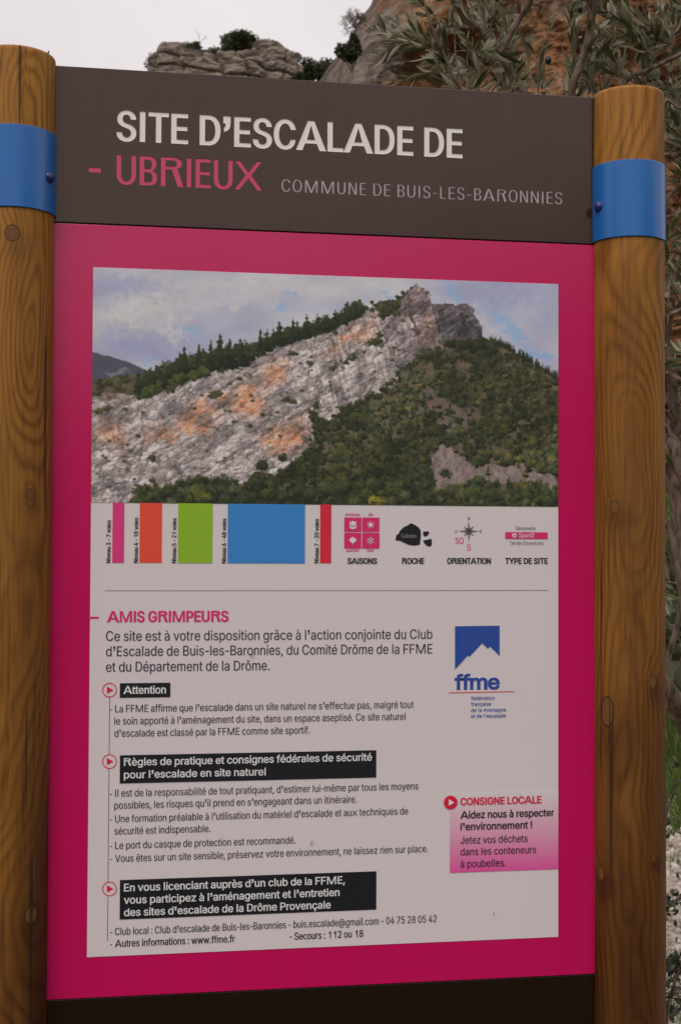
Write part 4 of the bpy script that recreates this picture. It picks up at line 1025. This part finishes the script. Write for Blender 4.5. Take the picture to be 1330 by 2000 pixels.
# local rule box: printed blend of white into pink
Xa, Zb1 = B(877.8, 1704.5); _, Zt1 = B(877.8, 1548); V = []; Fc = []; n = 40
Xb = sx1
for k in range(n+1): z = Zt1+(Zb1-Zt1)*k/n; V += [(Xa, -LY*2, z), (Xb, -LY*2, z)]
for k in range(n): Fc.append((2*k, 2*k+2, 2*k+3, 2*k+1))
gm = mat('printed_blend', (.8, .8, .8), .45, .4); t, N, L, b_ = nodes(gm); at = t.nodes.new('ShaderNodeAttribute'); at.attribute_name = 'tint'; L.new(at.outputs['Color'], b_.inputs['Base Color'])
gb = mesh('rule_box', V, Fc, gm, sheet); ca = gb.data.color_attributes.new('tint', 'FLOAT_COLOR', 'POINT'); cc = []
for k in range(n+1):
    f = (k/n)**.85; a = ink((183, 172, 171)); b2 = ink((186, 66, 126)); c_ = [a[i]*(1-f)+b2[i]*f for i in range(3)]; cc += [*c_, 1, *c_, 1]
ca.data.foreach_set('color', cc)
flat('rule_marker', disc(879.4, 1567, 13.4), I_red, layer=3); flat('rule_arrow', [(875.5, 1560.5), (886.5, 1567), (875.5, 1573.5)], I_white, layer=4)
T('CONSIGNE LOCALE', 898.4, 1572.6, 1056.4, 14.8, .03, I_red, 'rule_lettering', 3)
T('Aidez nous à respecter', 898.4, 1598.6, 1081, 14.6, .024, I_black, 'rule_lettering', 3); T('l’environnement !', 898.4, 1621.5, 1038.2, 14.6, .024, I_black, 'rule_lettering', 3)
T('Jetez vos déchets', 898.4, 1647.8, 1029.4, 14.4, .0, I_black, 'rule_lettering', 3); T('dans les conteneurs', 898.4, 1670.4, 1046, 14.4, .0, I_black, 'rule_lettering', 3); T('à poubelles.', 898.4, 1694, 986.8, 14.4, .0, I_black, 'rule_lettering', 3)

for it in TEXTS: write_text(it, sheet)

# ---------------------------------------------------------------- the printed landscape, painted point by point
def landscape():
    PW, PH = 700, 356
    u, v = np.meshgrid(np.linspace(0, 1, PW), np.linspace(0, 1, PH), indexing='xy')
    c0, c1, c2, c3 = np.array((182, 522.)), np.array((1089, 555.)), np.array((1090, 988.)), np.array((176, 983.))
    X = (c0[0]*(1-u)+c1[0]*u)*(1-v)+(c3[0]*(1-u)+c2[0]*u)*v; Y = (c0[1]*(1-u)+c1[1]*u)*(1-v)+(c3[1]*(1-u)+c2[1]*u)*v
    def K3(l): return [(170+x/2.83, 500+y/2.83) for x, y in l]
    def K4(l): return [(630+x/2.83, 500+y/2.83) for x, y in l]
    jx = fbm(X/9, Y/9, 0, 3, 201)*6+fbm(X/32, Y/32, 1, 2, 203)*4; jy = fbm(X/9, Y/9, 4, 3, 207)*6+fbm(X/32, Y/32, 5, 2, 209)*4
    def inside(poly, j=1.0):
        x = X+jx*j; y = Y+jy*j; r = np.zeros(X.shape, bool); n = len(poly)
        for i in range(n):
            (xa, ya), (xb, yb) = poly[i], poly[(i+1) % n]
            if ya == yb: continue
            c = ((ya > y) != (yb > y)) & (x < (xb-xa)*(y-ya)/(yb-ya)+xa); r ^= c
        return r
    def ell(cx, cy, rx, ry, ang=0, soft=.5, j=2.0):
        x = X-cx+jx*j; y = Y-cy+jy*j; c, s = math.cos(ang), math.sin(ang); d = np.hypot((x*c+y*s)/rx, (-x*s+y*c)/ry); return np.clip((1.15-d)/soft, 0, 1)
    img = np.zeros((PH, PW, 3))
    def mixc(m, col):
        nonlocal img
        m = np.asarray(m, float)[..., None]; img = img*(1-m)+np.asarray(col, float)*m
    # sky
    s1 = fbm(X/150, Y/60, 0, 5, 211)*.5+.5; s2 = fbm(X/60, Y/30, 2, 5, 221)*.5+.5
    sh = np.clip((s1-.25)*1.7, 0, 1)[..., None]
    img = np.array((150, 146, 168.))*(1-sh)+np.array((184, 173, 174.))*sh + ((s2-.5)*18)[..., None]
    for cx, cy, rx, ry, ang, a in ((250, 560, 110, 26, .05, .6), (250, 672, 90, 22, .25, .7), (320, 700, 60, 14, .3, .5), (985, 575, 120, 20, .1, .5), (1060, 640, 50, 40, 0, .4)): mixc(ell(cx, cy, rx, ry, ang, .9, 4)*a, (138, 134, 166))
    for cx, cy, rx, ry, ang, a in ((240, 612, 90, 18, -.1, .7), (330, 640, 70, 22, .2, .7), (450, 590, 120, 18, -.1, .5), (900, 625, 60, 26, .4, .6), (500, 560, 180, 16, 0, .4)): mixc(ell(cx, cy, rx, ry, ang, .9, 4)*a, (190, 178, 176))
    for l in (K3([(1105, 230, ), (1030, 315), (590, 430), (310, 610), (560, 400)]), K4([(300, 240), (680, 170), (700, 215), (930, 300), (1000, 350), (1080, 450), (1140, 520), (1030, 400), (1200, 560)])):
        for (cx, cy) in l:
            mixc(ell(cx, cy, 24 if cx > 640 else 17, 9 if cx > 900 else 7, .25 if cx > 640 else 0, .8, 3)*.8, (122, 152, 194))
    # far hill
    mixc(inside(K3([(0, 530), (28, 537), (80, 550), (160, 570), (210, 592), (260, 615), (300, 635), (340, 640), (340, 720), (0, 720)]), .4), (72, 70, 82))
    mixc(ell(222, 731, 26, 5, -.1, .5, 2)*.8, (120, 114, 124))
    # soil and scrub of the mountain, then rock faces
    mount = K3([(0, 720), (60, 690), (177, 668), (260, 655), (290, 650), (330, 640), (370, 620), (450, 590), (640, 560), (900, 470), (1060, 440), (1200, 400), (1330, 350)])+K4([(60, 350), (170, 290), (235, 265), (310, 255), (370, 240), (440, 190), (490, 160), (545, 190), (560, 260), (575, 275), (610, 258), (650, 262), (690, 275), (770, 260), (808, 290), (815, 335), (835, 360), (860, 410), (860, 455), (905, 470), (940, 462), (1000, 500), (1060, 535), (1130, 575), (1200, 615), (1290, 672), (1340, 690), (1340, 1420)])+K3([(-20, 1400)])
    inm = inside(mount, .8)
    n1 = fbm(X/14, Y/14, 0, 5, 231); n2 = fbm(X/45, Y/45, 3, 4, 241); n3 = fbm(X/3.2, Y/3.2, 0, 3, 251)
    gcol = np.array((58, 54, 34.))*(1+.5*n1[..., None]); soil = np.clip((n2+.5*n1+.1)*3, 0, 1)[..., None]
    gcol = gcol*(1-.45*soil)+np.array((122, 100, 92.))*.45*soil+(n3*12)[..., None]
    img = np.where(inm[..., None], gcol, img)
    rock_r = K3([(0, 775), (20, 790), (70, 770), (110, 755), (170, 765), (240, 770), (262, 800), (300, 790), (370, 770), (450, 735), (500, 720), (560, 680), (640, 645), (740, 592), (800, 580), (920, 530), (1000, 485), (1060, 460), (1200, 430), (1290, 400), (1320, 430)])+K4([(30, 425), (60, 380), (120, 335), (180, 290), (225, 265), (270, 300), (285, 335), (330, 330), (390, 285), (400, 240), (440, 195), (490, 160), (545, 190), (560, 260), (575, 285), (610, 262), (690, 275), (770, 262), (810, 300), (814, 340), (840, 370), (858, 410), (860, 455), (800, 452), (740, 466), (700, 455), (625, 460), (638, 520), (600, 540), (520, 555), (480, 590), (400, 640), (385, 690), (300, 745), (200, 790), (100, 850), (60, 880), (0, 905)])+K3([(1255, 890), (1190, 850), (1200, 920), (1240, 960), (1220, 1010), (1170, 1100), (1090, 1150), (1000, 1220), (900, 1190), (850, 1260), (750, 1265), (600, 1225), (430, 1280), (300, 1290), (262, 1370), (-20, 1375)])
    rk = inside(rock_r, .7)
    # relief of the rock: bedding climbs to the right
    def warp(ang, sx, sy, seed, oct=6):
        c, s = math.cos(ang), math.sin(ang); return fbm((X*c+Y*s)/sx+.3*n1, (-X*s+Y*c)/sy+.2*n2, 0, oct, seed, .58)
    hR = .8*warp(-.55, 44, 20, 261)+.8*warp(1.25, 60, 22, 271)+.25*fbm(X/9, Y/9, 0, 5, 281)
    gy, gx = np.gradient(hR); sh = np.clip((-gx*1.0+gy*-1.4)*9, -1, 1)
    base = np.array((157, 139, 138.))
    rc = base*(1.0+.12*sh[..., None]+.12*n2[..., None]+.07*fbm(X/6, Y/6, 1, 4, 311)[..., None]+.22*warp(-.6, 26, 5, 313, 5)[..., None])
    orange = np.zeros_like(X)
    for (cx, cy), rx, ry, ang, a in ((K3([(1000, 660)])[0], 40, 27, -.6, .9), (K3([(860, 800)])[0], 38, 40, .5, 1), (K3([(500, 960)])[0], 80, 20, -.2, 1), (K3([(590, 860)])[0], 52, 18, -.3, .8), (K3([(1060, 1000)])[0], 56, 30, -.5, 1), (K3([(110, 1000)])[0], 38, 34, 0, .7), (K3([(740, 770)])[0], 26, 20, 0, .7), (K4([(130, 440)])[0], 74, 19, -.6, .75), (K4([(550, 400)])[0], 16, 40, 0, .3), (K3([(110, 800)])[0], 30, 7, -.1, .7), (K3([(620, 960)])[0], 24, 22, 0, .8)):
        orange = np.maximum(orange, ell(cx, cy, rx, ry, ang, .8, 3)*a)
    mid = fbm(X/6.5, Y/5, 2, 4, 317); sharp = np.clip((ridged(X/11+.6*n1, Y/8, 1, 3, 319)-.70)*7, 0, 1)
    def cells(ang, sx, sy, seed):
        c, s = math.cos(ang), math.sin(ang); a_ = (X*c+Y*s)/sx+.45*n1+.5*n2; b_ = (-X*s+Y*c)/sy+.45*fbm(X/18, Y/18, 6, 3, seed)
        ia, ib = np.floor(a_), np.floor(b_); f1 = np.full(X.shape, 9.); f2 = f1.copy(); idv = np.zeros(X.shape); gx2 = np.zeros(X.shape)
        for da in (-1, 0, 1):
            for db in (-1, 0, 1):
                px_ = ia+da+_h(ia+da, ib+db, ia*0, seed)*.9; py_ = ib+db+_h(ia+da, ib+db, ia*0, seed+1)*.9; d = np.hypot(a_-px_, b_-py_)
                hv = _h(ia+da, ib+db, ia*0, seed+2); near = d < f1; f2 = np.where(near, f1, np.minimum(f2, d)); idv = np.where(near, hv, idv); gx2 = np.where(near, b_-py_, gx2); f1 = np.where(near, d, f1)
        return idv, f2-f1, gx2
    id1, e1, g1 = cells(-.58, 42, 15, 401); id2, e2, g2 = cells(-.5, 17, 8, 411); id3, e3, g3 = cells(1.2, 22, 9, 421)
    rc = rc*(1+.26*(id1-.5)+.16*(id2-.5)+.10*(id3-.5)-.16*np.clip(g1, -.6, .6)-.10*np.clip(g2, -.6, .6))[..., None]
    ed = np.maximum(np.clip(1-e1/.10, 0, 1)*.55*(id1 > .25), np.clip(1-e2/.12, 0, 1)*.38*(id2 > .4)); rc = rc*(1-ed*np.clip(.8+n1, .2, 1))[..., None]
    rc = rc*(1+.11*np.clip(mid*1.8, -1, 1)[..., None]); rc = rc*(1-.42*sharp[..., None]*np.clip(.55+n1, 0, 1)[..., None])
    om = (orange*np.clip(.92+n1*1.1+mid*.4, 0, 1))[..., None]; rc = rc*(1-om*.92)+np.array((182, 118, 88.))*(1+.2*(id2-.5)+.2*(id1-.5))[..., None]*(1-ed*.7)[..., None]*.92*(1+.14*sh[..., None]+.2*n1[..., None])*om
    farr = inside(K4([(575, 285), (610, 255), (690, 270), (770, 255), (812, 300), (860, 410), (870, 470), (700, 480), (620, 450)]), .5)[..., None]; rc = np.where(farr, rc*np.array((.56, .55, .58)), rc)
    tw_ = inside(K4([(400, 250), (440, 190), (490, 155), (550, 190), (565, 270), (600, 350), (645, 530), (520, 560), (490, 430), (440, 330)]), .8)[..., None]; rc = np.where(tw_, rc*np.array((.78, .74, .74)), rc)
    t2_ = inside(K4([(290, 330), (400, 280), (500, 430), (520, 560), (400, 650), (350, 560), (300, 440)]), .8)[..., None]; rc = np.where(t2_, rc*np.array((.88, .86, .87)), rc)
    stv = warp(1.35, 40, 4, 323, 4); rc = rc*(1+.16*np.clip(stv*2, -1, 1)*((X > 590)))[..., None] if False else rc*(1+(.16*np.clip(stv*2, -1, 1)*(X > 590))[..., None])
    ca_, sa_ = math.cos(-.55), math.sin(-.55); dk = np.clip((ridged((X*ca_+Y*sa_)/34, (-X*sa_+Y*ca_)/11, 0, 4, 291)-.60)*6, 0, 1)*np.clip(.5+n2*2, 0, 1); dk = np.maximum(dk, np.clip((ridged(X/13+n1, Y/22, 3, 3, 297)-.72)*6, 0, 1)*np.clip(.4-n2*2, 0, 1)); rc = rc*(1+.22*np.clip(fbm(X/30, Y/24, 9, 4, 299)*2, -1, .5))[..., None]; rc = rc*(1-.5*dk[..., None])+np.array((55, 52, 45.))*.5*dk[..., None]
    rc = rc*(1+.07*n3[..., None]); img = np.where(rk[..., None], rc, img)
    def stroke(pts, w, a, col=(52, 44, 42)):
        m_ = np.zeros_like(X); x = X+jx*.7; y = Y+jy*.7
        for (xa, ya), (xb, yb) in zip(pts[:-1], pts[1:]):
            dx, dy = xb-xa, yb-ya; t_ = np.clip(((x-xa)*dx+(y-ya)*dy)/(dx*dx+dy*dy), 0, 1); d = np.hypot(x-xa-t_*dx, y-ya-t_*dy); m_ = np.maximum(m_, np.clip(1.4-d/w, 0, 1))
        mixc(m_*a*np.clip(.75+n1, .2, 1), col)
    for l, w_, a in (([(20, 1175), (170, 1120), (280, 1110)], 1.3, .8), ([(20, 1315), (140, 1270), (260, 1250)], 1.4, .9), ([(400, 1150), (620, 1050)], .9, .8), ([(590, 1215), (730, 1120), (900, 1020), (1030, 930), (1170, 855)], 1.6, .85), ([(260, 800), (285, 880), (300, 1000), (270, 1130), (265, 1300)], 1.5, .55), ([(720, 720), (850, 655), (900, 640)], 1.1, .8), ([(1180, 700), (1190, 620), (1230, 560)], 1.6, .7), ([(300, 950), (440, 970), (480, 930)], 1.2, .8), ([(40, 1040), (130, 1045)], .9, .7), ([(720, 830), (800, 920), (880, 930)], 1.3, .6), ([(880, 870), (900, 990), (1080, 900)], 1.0, .6), ([(640, 1060), (700, 1150)], 1, .5), ([(460, 770), (540, 740), (640, 680)], 1.1, .6), ([(1080, 600), (1060, 700), (1120, 760)], 1.2, .5)):
        stroke(K3(l), w_, a)
    for l, w_, a in (([(255, 380), (310, 450), (350, 560), (400, 630)], 1.8, .75), ([(450, 320), (490, 420), (520, 500), (530, 545)], 1.8, .8), ([(250, 430), (180, 500), (80, 590), (0, 625)], 1.6, .7), ([(555, 260), (600, 350), (622, 480)], 1.8, .7), ([(480, 220), (540, 200)], 1.2, .6), ([(10, 640), (40, 600)], 1.5, .6), ([(215, 780), (240, 700), (260, 680)], 1.6, .7), ([(590, 290), (660, 340), (720, 300)], 1.4, .5), ([(690, 450), (780, 400), (850, 420)], 1.6, .5)):
        stroke(K4(l), w_, a)
    # scree
    scr = inside(K4([(560, 1100), (640, 1030), (690, 1050), (730, 1100), (830, 1145), (1000, 1135), (1130, 1165), (1310, 1205), (1310, 1290), (1200, 1285), (1100, 1262), (860, 1235), (700, 1290), (590, 1310), (550, 1200)]), 1.4)
    img = np.where(scr[..., None], np.array((120, 101, 97.))*(1+.14*n1[..., None]+.16*np.clip((np.gradient(fbm(X/12, Y/9, 0, 5, 301))[1])*8, -1, 1)[..., None]+.1*n3[..., None]), img)
    scr2 = inside(K4([(530, 740), (640, 760), (720, 830), (800, 870), (850, 1010), (960, 1120), (880, 1120), (790, 1000), (690, 980), (560, 880)]), 1.6)
    img = np.where(scr2[..., None], img*.4+np.array((116, 92, 92.))*.6, img)
    # bushes, farthest first
    sxp, syp = PW/910.0, PH/462.0
    def gx_(x, y): uu = (x-178)/912; return uu*(PW-1), (y-(522+33*uu))/(462-28*uu)*(PH-1)
    R_ = np.random.default_rng(5)
    def blob(x, y, rx, ry, top, bot, a=1.0, conif=False):
        cx, cy = gx_(x, y); rxp, ryp = rx*sxp, ry*syp
        xa, xb, ya, yb = int(max(0, cx-rxp*1.4)), int(min(PW, cx+rxp*1.4+2)), int(max(0, cy-ryp*1.4)), int(min(PH, cy+ryp*1.4+2))
        if xa >= xb or ya >= yb: return
        yy, xx = np.mgrid[ya:yb, xa:xb]; dx, dy = (xx-cx)/rxp, (yy-cy)/ryp
        nn = vnoise(xx/1.8, yy/1.8, cx, 7)*.38+vnoise(xx/4.0, yy/4.0, cy, 9)*.3
        if conif:
            wdt = np.clip((dy+1)/2, 0, 1)*.85+.05; wdt = wdt*(1+.35*np.sin(dy*13+cx)); m_ = (np.abs(dx)+nn*.3 < wdt) & (dy > -1) & (dy < 1)
            m_ = m_.astype(float)
        else: m_ = np.clip((1.0-np.hypot(dx, dy)-nn)*5, 0, 1)
        lum = np.clip(.5-dy*.42-dx*.22+nn*1.0, 0, 1)[..., None]; col = np.array(bot)*(1-lum)+np.array(top)*lum
        m_ = (m_*a)[..., None]; img[ya:yb, xa:xb] = img[ya:yb, xa:xb]*(1-m_)+col*m_
    hill = K4([(860, 460), (940, 462), (1060, 535), (1200, 615), (1300, 680), (1300, 1400)])+K3([(250, 1375), (300, 1300), (430, 1290), (600, 1240), (850, 1275), (1000, 1230), (1180, 1110), (1250, 1000), (1250, 900)])+K4([(0, 910), (100, 855), (300, 750), (400, 640), (520, 565), (640, 520), (700, 465)])
    def inpoly(x, y, poly):
        r = False; n = len(poly)
        for i in range(n):
            (xa, ya), (xb, yb) = poly[i], poly[(i+1) % n]
            if (ya > y) != (yb > y) and x < (xb-xa)*(y-ya)/(yb-ya)+xa: r = not r
        return r
    screeP = K4([(560, 1100), (640, 1040), (830, 1150), (1000, 1145), (1310, 1215), (1310, 1280), (1100, 1255), (860, 1230), (600, 1300)])
    pts = []
    while len(pts) < 1750:
        x, y = R_.uniform(255, 1100), R_.uniform(640, 992)
        if not inpoly(x, y, hill): continue
        if inpoly(x, y, screeP) and R_.random() < .96: continue
        if 800 < x < 1000 and 760 < y < 900 and R_.random() < .45: continue
        pts.append((y, x))
    pts.sort()
    for y, x in pts:
        s = (3.4+5.2*np.clip((y-680)/300, 0, 1))*R_.uniform(.5, 1.5); h = R_.random()
        g_ = 1+.35*float(vnoise(x/40, y/30, 0, 77)); top = (112, 102, 52) if h < .2 else ((86, 84, 48) if h < .65 else (66, 70, 50)); top = tuple(c*g_ for c in top); bot = (20, 22, 15)
        if 640 < y < 720 and x > 840: top = (60, 62, 42)
        if x < 830 and y > 820: top = tuple(c*.85 for c in top)
        con = R_.random() < .28
        blob(x, y, s*(.7 if con else 1.25), s*(1.5 if con else .95), top, bot, .95, con)
    # foot of the picture: big round shrubs
    for k in range(150):
        x = R_.uniform(265, 1095); y = R_.uniform(945, 985) if x > 480 else R_.uniform(958, 985)
        if 826 < x < 1090 and y < 958: continue
        s = R_.uniform(8, 17); top = [(84, 86, 42), (70, 78, 44), (96, 94, 62), (60, 66, 44)][k % 4]; blob(x, y, s, s*.9, top, (24, 26, 18))
    for x, y, s, tp in ((720, 981, 17, (160, 142, 50)), (735, 984, 12, (150, 134, 48)), (375, 965, 22, (100, 100, 40)), (390, 975, 20, (104, 102, 40)), (300, 968, 18, (90, 86, 60)), (425, 940, 16, (92, 92, 70)), (500, 910, 14, (60, 66, 36)), (490, 945, 20, (60, 66, 40)), (540, 895, 10, (60, 62, 36)), (600, 810, 9, (62, 64, 34)), (612, 830, 11, (62, 64, 34)), (605, 795, 8, (60, 62, 34))): blob(x, y, s, s*.8, tp, (24, 26, 18))
    # shrubs biting into the lower edge of the rock
    for l, n_ in ((K4([(640, 525), (520, 560), (400, 640), (300, 750), (200, 790), (100, 850), (0, 905)]), 90), (K3([(1200, 850), (1240, 960), (1170, 1100), (1000, 1220), (850, 1262), (600, 1230), (430, 1282), (300, 1290)]), 80), (K4([(30, 420), (120, 335), (225, 265), (290, 335), (390, 285), (440, 195)]), 22), (K4([(300, 440), (250, 480), (130, 560), (0, 630)]), 16), (K3([(560, 680), (740, 592), (920, 530), (1060, 462), (1290, 402)]), 40)):
        for _ in range(n_):
            i_ = R_.integers(len(l)-1); t_ = R_.random(); x = l[i_][0]*(1-t_)+l[i_+1][0]*t_+R_.normal()*4; y = l[i_][1]*(1-t_)+l[i_+1][1]*t_+R_.normal()*4
            s = R_.uniform(2.2, 7); blob(x, y, s*1.1, s, (80, 80, 46), (24, 26, 17), .95, R_.random() < .3)
    # scattered shrubs on the rock
    for k in range(190):
        x, y = R_.uniform(180, 860), R_.uniform(600, 940); cx, cy = gx_(x, y); cx, cy = int(np.clip(cx, 0, PW-1)), int(np.clip(cy, 0, PH-1))
        if not rk[cy, cx]: continue
        s = R_.uniform(1.3, 4.2); blob(x, y, s*1.2, s*.9, (82, 76, 50), (38, 36, 26), .85)
    for x, y, s in ((409, 772, 11), (390, 733, 9), (420, 725, 7), (322, 762, 10), (345, 742, 8), (240, 745, 7), (205, 750, 9), (225, 757, 7), (188, 770, 8), (558, 690, 8), (592, 710, 7), (546, 782, 7), (560, 785, 7), (265, 853, 5), (290, 895, 7), (715, 668, 9), (727, 655, 7), (735, 600, 10), (748, 606, 8), (762, 612, 7), (680, 812, 9), (655, 795, 6), (635, 720, 7), (310, 960, 8), (292, 940, 7), (205, 800, 8), (190, 806, 9), (240, 801, 5), (500, 810, 4), (515, 840, 4), (476, 833, 5), (446, 825, 5), (455, 740, 5)): blob(x, y, s*1.2, s*.8, (88, 84, 44), (34, 33, 22), .95)
    # conifers along both skylines
    ridge = K3([(300, 735), (380, 700), (460, 665), (540, 655), (620, 615), (700, 600), (780, 590), (860, 560), (930, 515), (1000, 480), (1060, 460), (1130, 445), (1200, 420), (1270, 395), (1330, 375)])+K4([(60, 360), (140, 310)])
    rx_, ry_ = [p[0] for p in ridge], [p[1] for p in ridge]
    for k in range(330):
        x = R_.uniform(262, 690); y = np.interp(x, rx_, ry_); hgt = R_.uniform(7, 19)*(1.25 if x < 470 else .85); blob(x, y-hgt*.6+R_.uniform(-3, 8), hgt*R_.uniform(.4, .62), hgt, [(60, 66, 36), (72, 74, 40), (52, 58, 38)][k % 3], (22, 27, 18), 1, R_.random() < .5)
    for x, top, bot, w_ in ((350, 678, 735, 15), (342, 690, 735, 12), (378, 672, 728, 12), (418, 652, 718, 17), (436, 662, 710, 13), (456, 660, 702, 12), (400, 665, 720, 11), (495, 642, 690, 9), (508, 641, 685, 7), (531, 627, 672, 14), (520, 640, 675, 10), (558, 620, 664, 9), (566, 622, 662, 8), (585, 614, 655, 12), (606, 612, 652, 12), (620, 614, 648, 9), (640, 604, 640, 9), (676, 597, 625, 9), (658, 603, 632, 9), (320, 712, 748, 12), (300, 722, 752, 10), (278, 730, 762, 12)):
        blob(x, (top+bot)/2, w_, (bot-top)/2, (56, 62, 36), (22, 27, 18), 1, True)
    for k in range(22): x = R_.uniform(270, 400); blob(x, np.interp(x, rx_, ry_)+R_.uniform(2, 14), 8, 7, (84, 88, 36), (36, 40, 22))
    rr = K4([(900, 470), (960, 480), (1050, 530), (1130, 575), (1200, 615), (1290, 672)])
    for k in range(70): x = R_.uniform(948, 1089); y = np.interp(x, [p[0] for p in rr], [p[1] for p in rr]); hgt = R_.uniform(4, 10); blob(x, y-hgt*.45, hgt*.42, hgt, (58, 60, 44), (30, 32, 24), 1, True)
    blob(958, 672, 11, 17, (74, 76, 40), (28, 30, 20)); 
    for x, y, s in ((868, 672, 12), (890, 678, 13), (915, 680, 14), (935, 676, 12), (905, 672, 12), (950, 690, 12)): blob(x, y, s, s*.7, (46, 48, 34), (24, 26, 20))
    for x, y, s in ((774, 571, 5), (765, 580, 6), (792, 562, 4), (720, 596, 5), (874, 596, 3), (823, 572, 3)): blob(x, y, s, s*.7, (60, 60, 40), (34, 34, 24))
    p_ = np.pad(img, ((1, 1), (1, 1), (0, 0)), 'edge'); img = (p_[:-2, 1:-1]+p_[2:, 1:-1]+p_[1:-1, :-2]+p_[1:-1, 2:]+4*p_[1:-1, 1:-1])/8   # the softness of print
    img = np.clip(img, 6, 235)/255.0
    ln_ = np.where(img <= .04045, img/12.92, ((img+.055)/1.055)**2.4); alb = np.clip(ln_/np.array(WH)*.76, .004, .85)
    Xg = sx0+(sx1-sx0)*u; Zg = SZ1+(SZM-SZ1)*v
    V = np.stack([Xg.ravel(), np.full(Xg.size, -LY*2), Zg.ravel()], 1)
    i, j = np.meshgrid(np.arange(PH-1), np.arange(PW-1), indexing='ij')
    Fc = np.stack([i*PW+j, (i+1)*PW+j, (i+1)*PW+j+1, i*PW+j+1], -1).reshape(-1, 4)
    me = bpy.data.meshes.new('landscape_print'); me.vertices.add(len(V)); me.vertices.foreach_set('co', V.ravel())
    me.loops.add(Fc.size); me.loops.foreach_set('vertex_index', Fc.ravel().astype(np.int32)); me.polygons.add(len(Fc))
    me.polygons.foreach_set('loop_start', np.arange(0, Fc.size, 4, dtype=np.int32)); me.update(calc_edges=True); me.validate()
    ca = me.color_attributes.new('tint', 'FLOAT_COLOR', 'POINT'); ca.data.foreach_set('color', np.concatenate([alb.reshape(-1, 3), np.ones((alb.shape[0]*alb.shape[1], 1))], 1).ravel())
    place('landscape_print', me, sheet, [gm])
landscape()

# ---------------------------------------------------------------- debris stuck on the sheet
straw = mat('dry_straw', (.25, .13, .04), .7, .2)
for (xa, ya, xb, yb), lab in (((489.5, 1284, 494, 1267), 'tiny brown straw sliver lying over the word Baronnies in the intro text'), ((606.5, 1649, 609.5, 1640), 'tiny brown straw sliver right of the word recommandé'), ((962.5, 1785, 963.5, 1781), 'tiny dark speck on the empty white area at lower right of sheet')):
    X0, Z0 = B(xa, ya); X1, Z1 = B(xb, yb); P0, P1 = Vector((X0, -LY*4.5, Z0)), Vector((X1, -LY*4.5, Z1)); md_ = (P0+P1)/2+Vector((.0006, -.0008, 0))
    V, Fc = tube_vf([P0, md_, P1], [.0005, .0009, .0004], 6); o = mesh('straw_sliver', V, Fc, straw); tag(o, lab, 'debris')
im = mat('insect_black', (.012, .012, .03), .4, .5)
an_, zi = ray_cyl(95, 106, LCX); P = U(95, 103, (Vector((LCX+PR*math.cos(an_), PR*math.sin(an_), zi))-CAM).dot(FW)); root = empty('insect', P); tag(root, 'tiny dark insect perched on the top rim of the left post', 'insect')
V, Fc = tube_vf([P+Vector((0, 0, -.003)), P+Vector((0, 0, -.001)), P+Vector((.0003, 0, .002)), P+Vector((.0005, 0, .0035))], [.0006, .0014, .0012, .0003], 6); mesh('body', V, Fc, im, root)
mesh('wing', [P+Vector((0, -.001, 0)), P+Vector((.003, -.001, .0015)), P+Vector((.001, -.001, .004))], [(0, 1, 2)], im, root)
